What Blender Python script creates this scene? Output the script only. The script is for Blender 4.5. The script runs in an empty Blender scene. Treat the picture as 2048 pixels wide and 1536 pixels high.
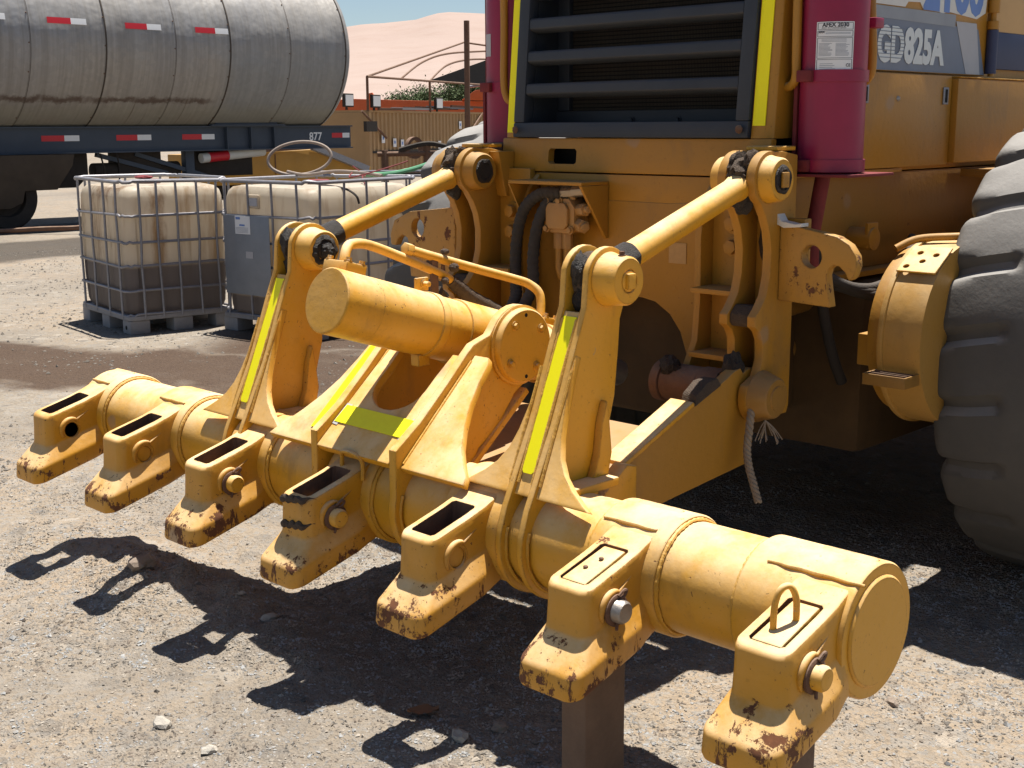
import bpy, bmesh, math, random
import numpy as np
from mathutils import Vector, Matrix, noise as mnoise
from math import sin, cos, pi, radians, sqrt, atan2, hypot

random.seed(7)
RNG = np.random.default_rng(11)
S = bpy.context.scene
COL = S.collection

# ------------------------------------------------------------------ camera
yaw, pitch, roll = 0.772668, 0.200062, -0.005529
cam_d = bpy.data.cameras.new('camera')
cam = bpy.data.objects.new('camera', cam_d)
COL.objects.link(cam)
_r = Vector((cos(yaw), sin(yaw), 0)); _h = Vector((-sin(yaw), cos(yaw), 0)); _u = Vector((0, 0, 1))
_f = _h*cos(pitch) - _u*sin(pitch); _up = _u*cos(pitch) + _h*sin(pitch)
_r2 = _r*cos(roll) + _up*sin(roll); _u2 = _up*cos(roll) - _r*sin(roll)
cam.matrix_world = Matrix(((_r2.x, _u2.x, -_f.x, 2.7543), (_r2.y, _u2.y, -_f.y, -2.5554), (_r2.z, _u2.z, -_f.z, 1.5494), (0, 0, 0, 1)))
cam_d.sensor_width = 36
cam_d.lens = 44.787
cam_d.clip_start = 0.05
cam_d.clip_end = 12000
S.camera = cam

# ------------------------------------------------------------------ sky, sun, exposure
SUN_FROM = Vector((-0.06, 0.225, 1.0)).normalized()      # towards the sun
elev = math.asin(SUN_FROM.z); azim = atan2(SUN_FROM.x, SUN_FROM.y)
W = bpy.data.worlds.new('World'); S.world = W; W.use_nodes = True
wn = W.node_tree.nodes; wl = W.node_tree.links
sky = wn.new('ShaderNodeTexSky'); sky.sky_type = 'NISHITA'; sky.sun_disc = False
sky.sun_elevation = elev; sky.sun_rotation = azim
sky.air_density = 1.0; sky.dust_density = 0.6; sky.altitude = 800
wn['Background'].inputs['Strength'].default_value = 0.05
wl.new(sky.outputs[0], wn['Background'].inputs['Color'])
sun_d = bpy.data.lights.new('sun', 'SUN'); sun_d.energy = 5.0; sun_d.angle = radians(0.53); sun_d.color = (1.0, 0.955, 0.88)
sun = bpy.data.objects.new('sun', sun_d); COL.objects.link(sun)
sun.rotation_euler = (-SUN_FROM).to_track_quat('-Z', 'Y').to_euler()
sun.location = (0, 0, 30)
S.view_settings.view_transform = 'Standard'
S.view_settings.look = 'None'
S.view_settings.exposure = 1.0
S.view_settings.gamma = 1.0
S.view_settings.use_curve_mapping = False
S.render.engine = 'CYCLES'
S.cycles.max_bounces = 6
S.cycles.diffuse_bounces = 2
S.cycles.glossy_bounces = 2
S.cycles.transmission_bounces = 4
S.cycles.use_denoising = True

# ------------------------------------------------------------------ node helper
class NT:
    def __init__(s, name):
        s.m = bpy.data.materials.new(name); s.m.use_nodes = True
        s.t = s.m.node_tree; s.n = s.t.nodes; s.l = s.t.links
        s.b = s.n['Principled BSDF']; s.out = s.n['Material Output']
        g = s.n.new('ShaderNodeNewGeometry'); s.pos = g.outputs['Position']; s.nor = g.outputs['Normal']
        s.tc = None
    def obj(s):
        if not s.tc: s.tc = s.n.new('ShaderNodeTexCoord')
        return s.tc.outputs['Object']
    def set(s, sock, v):
        if hasattr(v, 'is_output') or hasattr(v, 'links'): s.l.new(v, sock)
        else:
            if isinstance(v, (tuple, list)) and len(v) == 3 and sock.type == 'RGBA': v = (*v, 1)
            sock.default_value = v
    def noise(s, scale, detail=4, rough=.55, vec=None, dist=0, out='Fac'):
        n = s.n.new('ShaderNodeTexNoise'); n.inputs['Scale'].default_value = scale
        n.inputs['Detail'].default_value = detail; n.inputs['Roughness'].default_value = rough
        n.inputs['Distortion'].default_value = dist
        s.l.new(vec or s.pos, n.inputs['Vector']); return n.outputs[out]
    def voro(s, scale, vec=None, feature='F1', out='Distance', rnd=1):
        n = s.n.new('ShaderNodeTexVoronoi'); n.feature = feature; n.inputs['Scale'].default_value = scale
        n.inputs['Randomness'].default_value = rnd
        s.l.new(vec or s.pos, n.inputs['Vector']); return n.outputs[out]
    def math(s, op, a, b=0.0, c=0.0, clamp=False):
        n = s.n.new('ShaderNodeMath'); n.operation = op; n.use_clamp = clamp
        s.set(n.inputs[0], a); s.set(n.inputs[1], b); s.set(n.inputs[2], c); return n.outputs[0]
    def ramp(s, v, a, b, lo=0.0, hi=1.0, smooth=True):
        n = s.n.new('ShaderNodeMapRange'); n.interpolation_type = 'SMOOTHSTEP' if smooth else 'LINEAR'
        s.set(n.inputs[0], v); n.inputs[1].default_value = a; n.inputs[2].default_value = b
        n.inputs[3].default_value = lo; n.inputs[4].default_value = hi; return n.outputs[0]
    def mix(s, f, a, b, typ='MIX'):
        n = s.n.new('ShaderNodeMix'); n.data_type = 'RGBA'; n.blend_type = typ
        s.set(n.inputs[0], f); s.set(n.inputs[6], a); s.set(n.inputs[7], b); return n.outputs[2]
    def mapping(s, vec, scale=(1, 1, 1), rot=(0, 0, 0), loc=(0, 0, 0)):
        n = s.n.new('ShaderNodeMapping'); s.l.new(vec, n.inputs[0])
        n.inputs['Scale'].default_value = scale; n.inputs['Rotation'].default_value = rot; n.inputs['Location'].default_value = loc
        return n.outputs[0]
    def sep(s, v):
        n = s.n.new('ShaderNodeSeparateXYZ'); s.l.new(v, n.inputs[0]); return n.outputs
    def bump(s, h, dist=.01, strength=1.0, normal=None):
        n = s.n.new('ShaderNodeBump'); n.inputs['Distance'].default_value = dist; n.inputs['Strength'].default_value = strength
        s.l.new(h, n.inputs['Height'])
        if normal: s.l.new(normal, n.inputs['Normal'])
        return n.outputs[0]
    def bevel(s, r, samples=2):
        n = s.n.new('ShaderNodeBevel'); n.samples = samples; n.inputs['Radius'].default_value = r; return n.outputs[0]
    def dot(s, a, b):
        n = s.n.new('ShaderNodeVectorMath'); n.operation = 'DOT_PRODUCT'; s.l.new(a, n.inputs[0]); s.l.new(b, n.inputs[1]); return n.outputs['Value']
    def fin(s, color, rough=.6, metal=0.0, normal=None, spec=.5):
        s.set(s.b.inputs['Base Color'], color); s.set(s.b.inputs['Roughness'], rough); s.set(s.b.inputs['Metallic'], metal)
        s.b.inputs['Specular IOR Level'].default_value = spec
        if normal: s.l.new(normal, s.b.inputs['Normal'])
        return s.m

def paint(name, c1, c2, rust=.60, edge=.5, dust=.5, foot=None, rough=.42, dustc=(.76, .59, .35), chipc=None):
    """weathered machine paint: tone drift, dust lying on upward faces, chipped edges and rust spots"""
    t = NT(name)
    col = t.mix(t.noise(2.3, 5, .6), c1, c2)
    speck = t.ramp(t.noise(75, 3, .6), .60, .72)
    col = t.mix(t.math('MULTIPLY', speck, .35), col, tuple(x*.55 for x in c1))
    nz = t.sep(t.nor)[2]
    dm = t.math('MULTIPLY', t.ramp(nz, .0, .9), t.ramp(t.noise(5, 7, .7), .22, .68))
    film = t.ramp(t.noise(1.7, 6, .7), .42, .8, 0, .28)
    dm = t.math('MAXIMUM', t.math('MULTIPLY', dm, dust), t.math('MULTIPLY', film, dust*.8))
    col = t.mix(dm, col, dustc)
    # scuffs
    scuff = t.ramp(t.noise(9, 8, .75, dist=.6), .66, .74)
    col = t.mix(t.math('MULTIPLY', scuff, .5), col, (.30, .20, .10))
    grime = t.math('MULTIPLY', t.ramp(t.noise(2.2, 7, .7, t.mapping(t.pos, (2.2, 2.2, .7)), .4), .52, .72), t.ramp(t.noise(14, 5, .6), .3, .6))
    col = t.mix(t.math('MULTIPLY', grime, .38), col, (.17, .10, .045))
    bare = t.ramp(t.noise(26, 8, .75, dist=.8), .69, .715)
    col = t.mix(t.math('MULTIPLY', bare, .7*edge), col, (.30, .27, .24))
    spot = t.math('ADD', t.voro(2.6), t.math('MULTIPLY', t.math('SUBTRACT', t.noise(25, 5, .6), .5), .10))
    col = t.mix(t.ramp(spot, .055, .10, .65*edge, 0), col, (.27, .22, .18))
    bn = t.bevel(.007) if edge > .6 else None
    if bn:
        e = t.math('SUBTRACT', 1.0, t.dot(bn, t.nor))
        em = t.math('MULTIPLY', t.ramp(e, .01, .12), t.ramp(t.noise(22, 6, .7), .44, .58))
    else: em = 0.0
    rn = t.math('ADD', t.noise(17, 9, .72), t.math('MULTIPLY', t.math('SUBTRACT', t.noise(1.9, 3, .6), .5), .16))
    rn = t.math('MAXIMUM', rn, t.math('SUBTRACT', t.noise(20, 8, .7, t.mapping(t.pos, (1.6, 1.6, .28))), .035))
    rm = t.ramp(rn, rust, rust+.035)
    if foot:
        z = t.sep(t.pos)[2]
        fz = t.ramp(z, foot[0], foot[1], foot[2], 0)
        rm = t.ramp(t.math('ADD', rn, fz), rust, rust+.035)
    rm = t.math('MAXIMUM', rm, t.math('MULTIPLY', em, edge))
    sp2 = t.math('MULTIPLY', t.ramp(t.noise(95, 4, .6), .655, .69), t.ramp(t.noise(3.1, 4, .6), .48, .62))
    rm = t.math('MAXIMUM', rm, t.math('MULTIPLY', sp2, edge))
    rustc = t.mix(t.noise(60, 4, .6), (.055, .022, .012), (.20, .075, .028))
    col = t.mix(rm, col, rustc)
    ro = t.math('ADD', t.math('MULTIPLY', rm, .4), t.math('ADD', t.math('MULTIPLY', dm, .4), rough))
    h = t.math('ADD', t.math('MULTIPLY', t.noise(38, 5, .6), .5), t.math('MULTIPLY', rm, -.5))
    nrm = t.bump(h, .004, .55, bn)
    return t.fin(col, ro, 0, nrm, .4)

def simple(name, c, rough=.7, metal=0, var=.25, scale=8, bump=.0, dust=0.0, spec=.4, dustc=(.42, .34, .26)):
    t = NT(name)
    col = t.mix(t.noise(scale, 6, .65), tuple(x*(1-var) for x in c), tuple(min(1, x*(1+var)) for x in c))
    if dust:
        nz = t.sep(t.nor)[2]
        dm = t.math('MULTIPLY', t.ramp(nz, -.2, .9), t.ramp(t.noise(5, 6, .65), .2, .75))
        col = t.mix(t.math('MULTIPLY', dm, dust), col, dustc)
    n = t.bump(t.noise(scale*5, 5, .6), bump, .6) if bump else None
    return t.fin(col, rough, metal, n, spec)

Y1, Y2 = (.63, .290, .014), (.50, .245, .022)
M = {}
M['yellow'] = paint('ripper_yellow_paint', Y1, (.66, .335, .022), rust=.70, edge=.8, dust=.85)
M['yellow_foot'] = paint('worn_holder_paint', (.60, .275, .013), (.52, .235, .012), rust=.655, edge=1.0, dust=.8, foot=(.36, .50, .125))
M['grader'] = paint('grader_yellow_paint', (.43, .20, .018), (.35, .165, .02), rust=.73, edge=.55, dust=.8, dustc=(.36, .235, .11))
M['grader_dull'] = paint('grader_dull_paint', (.33, .16, .025), (.24, .125, .03), rust=.66, edge=.5, dust=.5, dustc=(.28, .19, .11))
M['grader_dusty'] = paint('dusty_valve_paint', (.42, .22, .06), (.36, .19, .06), rust=.72, edge=.5, dust=.8, dustc=(.34, .22, .12))
M['grader_dirty'] = simple('grimy_shaded_transmission_paint', (.085, .048, .018), .85, 0, .5, 5, .003)  # grimy paint, darkened further for the shade behind the arch and below
M['weld'] = simple('painted_weld', (.58, .29, .022), .55, 0, .25, 25, .003, dust=.5, dustc=(.70, .52, .28))
M['tan_dust'] = paint('dust_coated_case_paint', (.45, .225, .03), (.42, .24, .07), rust=.72, edge=.5, dust=.95, dustc=(.50, .36, .19))
M['hivis'] = simple('hi_vis_tape', (1.0, .87, .0), .5, 0, .05, 160)
M['hivis_dirty'] = simple('hi_vis_tape_scuffed', (.96, .86, .01), .5, 0, .10, 40)
M['grease'] = simple('caked_grease', (.022, .016, .012), .55, 0, .6, 60, .02, spec=.5)
M['grease_dry'] = simple('dusty_dried_grease', (.075, .052, .036), .9, 0, .5, 40, .02)
M['rubber_hose'] = simple('dusty_hose_rubber', (.035, .031, .028), .8, 0, .4, 30, .004, dust=.5, dustc=(.16, .12, .09))
M['steel'] = simple('bare_steel', (.30, .27, .24), .45, .7, .3, 30, .002)
M['rusty'] = simple('rusty_steel', (.13, .065, .038), .85, 0, .5, 22, .004, dust=.3)
M['shank'] = simple('rusted_shank_steel', (.145, .088, .056), .8, .1, .4, 14, .004, dust=.35)
M['louver'] = simple('slate_blue_louver_paint', (.026, .033, .046), .55, 0, .2, 9, .0, dust=.40, dustc=(.15, .11, .075))
M['dark'] = simple('black_void', (.008, .008, .008), .9, 0, .2, 5)
M['red'] = simple('faded_red_enamel', (.26, .010, .048), .42, 0, .25, 6, dust=.35, dustc=(.36, .12, .20))  # pink dust tint also paints in a soft sheen
M['redrust'] = simple('rusty_red_bracket', (.16, .02, .022), .75, 0, .5, 18, .003)
M['white'] = simple('label_white', (.72, .73, .74), .5, 0, .05, 9)
M['ink'] = simple('label_ink', (.03, .03, .045), .6, 0, .1, 9)
M['silver'] = simple('silver_lettering', (.62, .66, .66), .45, 0, .08, 40)
M['decal'] = simple('grey_blue_decal', (.16, .19, .25), .5, 0, .25, 7, dust=.0)
M['decal_light'] = simple('pale_grey_decal', (.40, .40, .42), .5, 0, .12, 7)
M['decal_dark'] = simple('navy_decal', (.035, .045, .10), .5, 0, .2, 7)
M['decal_white'] = simple('off_white_decal', (.62, .61, .57), .5, 0, .1, 12)
M['blue'] = simple('blue_lettering', (.12, .22, .50), .5, 0, .1, 30)
M['galv'] = simple('galvanised_tube', (.25, .25, .27), .5, .4, .35, 25, .002, dust=.3, dustc=(.36, .30, .27))
M['chassis'] = simple('blue_grey_chassis_paint', (.045, .060, .085), .6, 0, .25, 4, dust=.35, dustc=(.16, .13, .10))
M['under'] = simple('grimy_underbody', (.028, .022, .018), .85, 0, .5, 6, .004, dust=.3, dustc=(.12, .09, .06))
M['tapered'] = simple('reflector_red', (.55, .02, .03), .4, 0, .1, 30)
M['tapew'] = simple('reflector_white', (.75, .75, .75), .4, 0, .08, 30)
M['tan_steel'] = simple('tan_container_paint', (.36, .22, .10), .7, 0, .25, 1.2, dust=.3)
M['orange'] = simple('orange_machine_paint', (.55, .095, .018), .55, 0, .25, 1.5, dust=.3)
M['far_yellow'] = simple('far_yellow_paint', (.36, .19, .03), .7, 0, .35, 1.5, dust=.4)
M['cloth'] = simple('black_shade_cloth', (.006, .0055, .0055), .98, 0, .3, 3, spec=.02)
M['rope'] = simple('frayed_rope_fibre', (.27, .21, .15), .95, 0, .4, 80, .003)
M['greenhose'] = simple('green_hose', (.10, .30, .16), .6, 0, .2, 20)
M['greyhose'] = simple('dusty_grey_hose', (.24, .19, .16), .75, 0, .25, 20, dust=.3)
M['plastic_w'] = simple('grey_plastic_pallet', (.26, .25, .25), .7, 0, .3, 10, dust=.3)
M['trunk'] = simple('bark', (.10, .07, .05), .9, 0, .3, 8, .01)
M['glass'] = simple('lamp_glass', (.62, .66, .68), .15, 0, .05, 5)
M['stone'] = simple('pale_stone', (.34, .31, .265), .9, 0, .25, 30, .004)
M['stone2'] = simple('brown_stone', (.24, .19, .15), .9, 0, .35, 30, .004)

# ------------------------------------------------------------------ mesh helpers
class MB:
    def __init__(s): s.v = []; s.f = []; s.m = []; s.mi = 0
    def add(s, vs, fs):
        o = len(s.v); s.v += [tuple(v) for v in vs]; s.f += [tuple(i+o for i in f) for f in fs]; s.m += [s.mi]*len(fs); return s
    def box(s, a, b):
        (x0, y0, z0), (x1, y1, z1) = a, b
        return s.add([(x0, y0, z0), (x1, y0, z0), (x1, y1, z0), (x0, y1, z0), (x0, y0, z1), (x1, y0, z1), (x1, y1, z1), (x0, y1, z1)],
                     [(0, 3, 2, 1), (4, 5, 6, 7), (0, 1, 5, 4), (1, 2, 6, 5), (2, 3, 7, 6), (3, 0, 4, 7)])
    def prism(s, poly, ax, a, b):
        def P(p, t): return (t, p[0], p[1]) if ax == 'X' else ((p[0], t, p[1]) if ax == 'Y' else (p[0], p[1], t))
        n = len(poly)
        return s.add([P(p, a) for p in poly]+[P(p, b) for p in poly],
                     [tuple(range(n))[::-1], tuple(range(n, 2*n))]+[(i, (i+1) % n, n+(i+1) % n, n+i) for i in range(n)])
    def cyl(s, p, q, r, r2=None, n=28, cap=True):
        p = Vector(p); q = Vector(q); r2 = r if r2 is None else r2
        d = (q-p).normalized(); a = d.orthogonal().normalized(); b = d.cross(a)
        vs = [p+(a*cos(2*pi*i/n)+b*sin(2*pi*i/n))*r for i in range(n)]+[q+(a*cos(2*pi*i/n)+b*sin(2*pi*i/n))*r2 for i in range(n)]
        fs = [(i, (i+1) % n, n+(i+1) % n, n+i) for i in range(n)]
        if cap: fs += [tuple(range(n))[::-1], tuple(range(n, 2*n))]
        return s.add(vs, fs)
    def tube(s, pts, r, n=10, closed=False, rf=None):
        pts = [Vector(p) for p in pts]; N = len(pts); vs = []; fs = []
        a = None
        for i, p in enumerate(pts):
            if closed: d = pts[(i+1) % N]-pts[i-1]
            else: d = pts[min(i+1, N-1)]-pts[max(i-1, 0)]
            d.normalize()
            a = d.orthogonal().normalized() if a is None else (a-d*a.dot(d)).normalized()
            b = d.cross(a)
            rr = r if rf is None else rf(i/(N-1))*r
            vs += [p+(a*cos(2*pi*k/n)+b*sin(2*pi*k/n))*rr for k in range(n)]
        for i in range(N if closed else N-1):
            j = (i+1) % N
            fs += [(i*n+k, i*n+(k+1) % n, j*n+(k+1) % n, j*n+k) for k in range(n)]
        if not closed: fs += [tuple(range(n))[::-1], tuple(range((N-1)*n, N*n))]
        return s.add(vs, fs)
    def lathe(s, prof, c, ax='X', n=48, closed=False):
        vs = []; fs = []; K = len(prof)
        for i in range(n):
            t = 2*pi*i/n
            for a, r in prof:
                u, w = r*cos(t), r*sin(t)
                vs.append((c[0]+a, c[1]+u, c[2]+w) if ax == 'X' else ((c[0]+u, c[1]+a, c[2]+w) if ax == 'Y' else (c[0]+u, c[1]+w, c[2]+a)))
        for i in range(n):
            j = (i+1) % n
            for k in range(K if closed else K-1):
                l = (k+1) % K
                fs.append((i*K+k, i*K+l, j*K+l, j*K+k))
        if not closed:
            if prof[0][1] > 1e-6: fs.append(tuple(i*K for i in range(n)))
            if prof[-1][1] > 1e-6: fs.append(tuple(i*K+K-1 for i in range(n))[::-1])
        return s.add(vs, fs)
    def slab(s, poly, p0, p1, th):
        """plate lying on the incline from p0 to p1 (y, z); poly in (x, s); grows th behind it (+y side)"""
        d = Vector((p1[0]-p0[0], p1[1]-p0[1])).normalized(); nn = Vector((d.y, -d.x))
        f = lambda x, q, t: (x, p0[0]+d.x*q+nn.x*t, p0[1]+d.y*q+nn.y*t)
        n = len(poly)
        return s.add([f(x, q, 0) for x, q in poly]+[f(x, q, th) for x, q in poly],
                     [tuple(range(n))[::-1], tuple(range(n, 2*n))]+[(i, (i+1) % n, n+(i+1) % n, n+i) for i in range(n)])
    def lump(s, c, r, seed=0, amp=.35, freq=3.0, n=3):
        bm = bmesh.new(); bmesh.ops.create_icosphere(bm, subdivisions=n, radius=1)
        vs = []
        for v in bm.verts:
            k = 1+amp*mnoise.fractal(v.co*freq+Vector((seed*3.1, seed*1.7, seed)), 1.0, 2.0, 4)
            vs.append((c[0]+v.co.x*r[0]*k, c[1]+v.co.y*r[1]*k, c[2]+v.co.z*r[2]*k))
        fs = [tuple(v.index for v in f.verts) for f in bm.faces]; bm.free()
        return s.add(vs, fs)
    def hexbolt(s, c, ax, r, h):
        d = {'X': (1, 0, 0), 'Y': (0, 1, 0), 'Z': (0, 0, 1), '-Y': (0, -1, 0), '-X': (-1, 0, 0)}[ax] if isinstance(ax, str) else ax
        d = Vector(d).normalized(); c = Vector(c)
        s.cyl(c, c+d*h*.25, r*1.45, n=18); s.cyl(c+d*h*.25, c+d*h, r, n=6); return s

def arc(cx, cy, r, a0, a1, n=12):
    return [(cx+r*cos(radians(a0+(a1-a0)*i/n)), cy+r*sin(radians(a0+(a1-a0)*i/n))) for i in range(n+1)]

def spl(pts, k=6, closed=False):
    P = [Vector(p) for p in pts]; N = len(P); out = []
    for i in range(N if closed else N-1):
        g = (lambda j: P[j % N]) if closed else (lambda j: P[max(0, min(N-1, j))])
        a, b, c, d = g(i-1), g(i), g(i+1), g(i+2)
        for q in range(k):
            t = q/k
            out.append(.5*((2*b)+(c-a)*t+(2*a-5*b+4*c-d)*t*t+(3*b-a-3*c+d)*t**3))
    if not closed: out.append(P[-1])
    return out

def mesh_from(name, mb, bevel=0.0, ang=35, seg=2, smooth=True):
    bm = bmesh.new()
    vs = [bm.verts.new(v) for v in mb.v]
    for f, mi in zip(mb.f, mb.m):
        try: q = bm.faces.new([vs[i] for i in f]); q.material_index = mi; q.smooth = smooth
        except ValueError: pass
    bmesh.ops.recalc_face_normals(bm, faces=bm.faces)
    if bevel:
        ed = [e for e in bm.edges if len(e.link_faces) == 2 and e.calc_face_angle(0) > radians(ang)]
        bmesh.ops.bevel(bm, geom=ed, offset=bevel, segments=seg, profile=.6, affect='EDGES', clamp_overlap=True)
        for f in bm.faces: f.smooth = smooth
    me = bpy.data.meshes.new(name); bm.to_mesh(me); bm.free()
    if smooth: me.set_sharp_from_angle(angle=radians(38))
    return me

def link(name, me, mats, parent=None, loc=(0, 0, 0), rot=None):
    o = bpy.data.objects.new(name, me); COL.objects.link(o)
    o.location = loc
    if rot: o.rotation_euler = rot
    if not me.materials:
        for m in (mats if isinstance(mats, (list, tuple)) else [mats]): me.materials.append(M[m] if isinstance(m, str) else m)
    if parent is not None:
        o.parent = parent; o.matrix_parent_inverse = PINV[parent.name]
    PINV[o.name] = (Matrix.Translation(Vector(loc)) @ (o.rotation_euler.to_matrix().to_4x4())).inverted()
    return o
PINV = {}

def part(name, mb, mat, parent, bevel=.004, ang=35, loc=(0, 0, 0), seg=2, smooth=True):
    return link(name, mesh_from(name, mb, bevel, ang, seg, smooth), mat, parent, loc)

def thing(name, label, cat, loc, group=None):
    o = bpy.data.objects.new(name, None); COL.objects.link(o); o.location = loc; o.empty_display_size = .1
    PINV[o.name] = Matrix.Translation(Vector(loc)).inverted()
    return tag(o, label, cat, group)

def tag(o, label, cat, group=None):
    o['label'] = label; o['category'] = cat
    if group: o['group'] = group
    return o

def boolean(mb, cutters, bevel=.004, ang=35):
    base = bpy.data.objects.new('tmp_base', mesh_from('tmp', mb, bevel, ang)); COL.objects.link(base)
    tmp = [base]
    for c in cutters:
        o = bpy.data.objects.new('tmp_cut', mesh_from('tmpc', c, 0)); COL.objects.link(o); tmp.append(o)
        md = base.modifiers.new('b', 'BOOLEAN'); md.operation = 'DIFFERENCE'; md.object = o; md.solver = 'EXACT'
    dg = bpy.context.evaluated_depsgraph_get(); dg.update()
    me = bpy.data.meshes.new_from_object(base.evaluated_get(dg))
    for o in tmp:
        d = o.data; bpy.data.objects.remove(o); bpy.data.meshes.remove(d)
    me.materials.clear()
    for p in me.polygons: p.use_smooth = True
    me.set_sharp_from_angle(angle=radians(38))
    return me

def text_mesh(txt, size, mat4, extrude=.001, font_scale_x=1.0, offset=0.0, align='LEFT', shear=0):
    cu = bpy.data.curves.new('txt', 'FONT'); cu.body = txt; cu.size = size; cu.extrude = extrude; cu.align_x = align
    cu.offset = offset; cu.resolution_u = 3; cu.shear = shear
    o = bpy.data.objects.new('tmp_text', cu); COL.objects.link(o)
    dg = bpy.context.evaluated_depsgraph_get(); dg.update()
    me = bpy.data.meshes.new_from_object(o.evaluated_get(dg))
    bpy.data.objects.remove(o); bpy.data.curves.remove(cu)
    me.transform(Matrix.Diagonal((font_scale_x, 1, 1, 1))); me.transform(mat4)
    me.materials.clear()
    return me

def basis(origin, ex, ey):
    ex = Vector(ex).normalized(); ey = Vector(ey).normalized(); ez = ex.cross(ey)
    return Matrix(((ex.x, ey.x, ez.x, origin[0]), (ex.y, ey.y, ez.y, origin[1]), (ex.z, ey.z, ez.z, origin[2]), (0, 0, 0, 1)))

# ================================================================== SETTING
def fbm(x, y, seed, octs):
    """cheap value-noise sum on arrays"""
    out = np.zeros_like(x)
    for k, (fr, am) in enumerate(octs):
        xs = x*fr+seed*13.7+k*5.3; ys = y*fr-seed*7.1+k*9.1
        xi = np.floor(xs).astype(np.int64); yi = np.floor(ys).astype(np.int64)
        fx = xs-xi; fy = ys-yi; fx = fx*fx*(3-2*fx); fy = fy*fy*(3-2*fy)
        def h(a, b):
            v = (a*374761393+b*668265263+k*1442695041) & 0x7fffffff
            v = ((v ^ (v >> 13))*1274126177) & 0x7fffffff
            return ((v ^ (v >> 16)) & 0xffff)/65535.0-.5
        out += am*((h(xi, yi)*(1-fx)+h(xi+1, yi)*fx)*(1-fy)+(h(xi, yi+1)*(1-fx)+h(xi+1, yi+1)*fx)*fy)
    return out

MOUNDS = [(-1.80, -.50, .30, .20, .055), (-1.36, -.40, .26, .20, .06), (-1.02, -.46, .24, .16, .075), (-.75, -.30, .3, .2, .05),
          (-.30, -.44, .3, .16, .045), (-1.1, .15, .8, .25, .035), (.35, -.75, .4, .3, .03), (.9, .25, .5, .3, .03), (-2.6, .1, .7, .4, .03), (1.7, .5, .5, .3, .02)]
def height(x, y):
    near = np.exp(-((x+.2)**2+(y+.2)**2)/30.0)
    z = fbm(x, y, 3, [(.35, .05), (1.1, .03)])*np.clip(1-((x+2)**2+(y-2)**2)/900, 0, 1)
    z = z+near*fbm(x, y, 5, [(3.1, .026), (7.3, .016), (17, .010), (41, .007)])
    for mx, my, sx, sy, a in MOUNDS:
        z = z+a*np.exp(-((x-mx)/sx)**2-((y-my)/sy)**2)*(1+.6*fbm(x, y, 9, [(9, .8), (25, .5)]))
    # keep the footprints of heavy things level
    for cx, cy, r in ((1.3, 1.94, .45), (-1.3, 1.94, .45), (-5.6, 3.1, 1.6)):
        w = np.exp(-(((x-cx)**2+(y-cy)**2)/(r*r))**2); z = z*(1-w)
    return z

def axis(c, lo, hi, fine, flo, fhi, grow):
    a = list(np.arange(flo, fhi, fine)); d = fine
    v = a[-1]
    while v < hi: d *= grow; v += d; a.append(min(v, hi+1))
    d = fine; v = a[0]
    while v > lo: d *= grow; v -= d; a.insert(0, max(v, lo-1))
    return np.array(a)
gx = axis(0, -4000, 4000, .022, -3.4, 2.7, 1.045)
gy = axis(0, -4000, 4000, .022, -2.3, 2.3, 1.045)
GX, GY = np.meshgrid(gx, gy, indexing='ij')
GZ = height(GX, GY)
nx, ny = GX.shape
co = np.stack([GX, GY, GZ], -1).reshape(-1, 3)
idx = np.arange(nx*ny).reshape(nx, ny)
quads = np.stack([idx[:-1, :-1], idx[1:, :-1], idx[1:, 1:], idx[:-1, 1:]], -1).reshape(-1, 4)
def np_mesh(name, co, faces, smooth=True):
    k = faces.shape[1]
    me = bpy.data.meshes.new(name)
    me.vertices.add(len(co)); me.vertices.foreach_set('co', co.astype(np.float32).ravel())
    me.loops.add(faces.size); me.loops.foreach_set('vertex_index', faces.astype(np.int32).ravel())
    me.polygons.add(len(faces)); me.polygons.foreach_set('loop_start', np.arange(0, faces.size, k, dtype=np.int32))
    me.polygons.foreach_set('loop_total', np.full(len(faces), k, dtype=np.int32))
    me.polygons.foreach_set('use_smooth', np.full(len(faces), smooth, dtype=bool))
    me.update(calc_edges=True); me.validate(); return me

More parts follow.
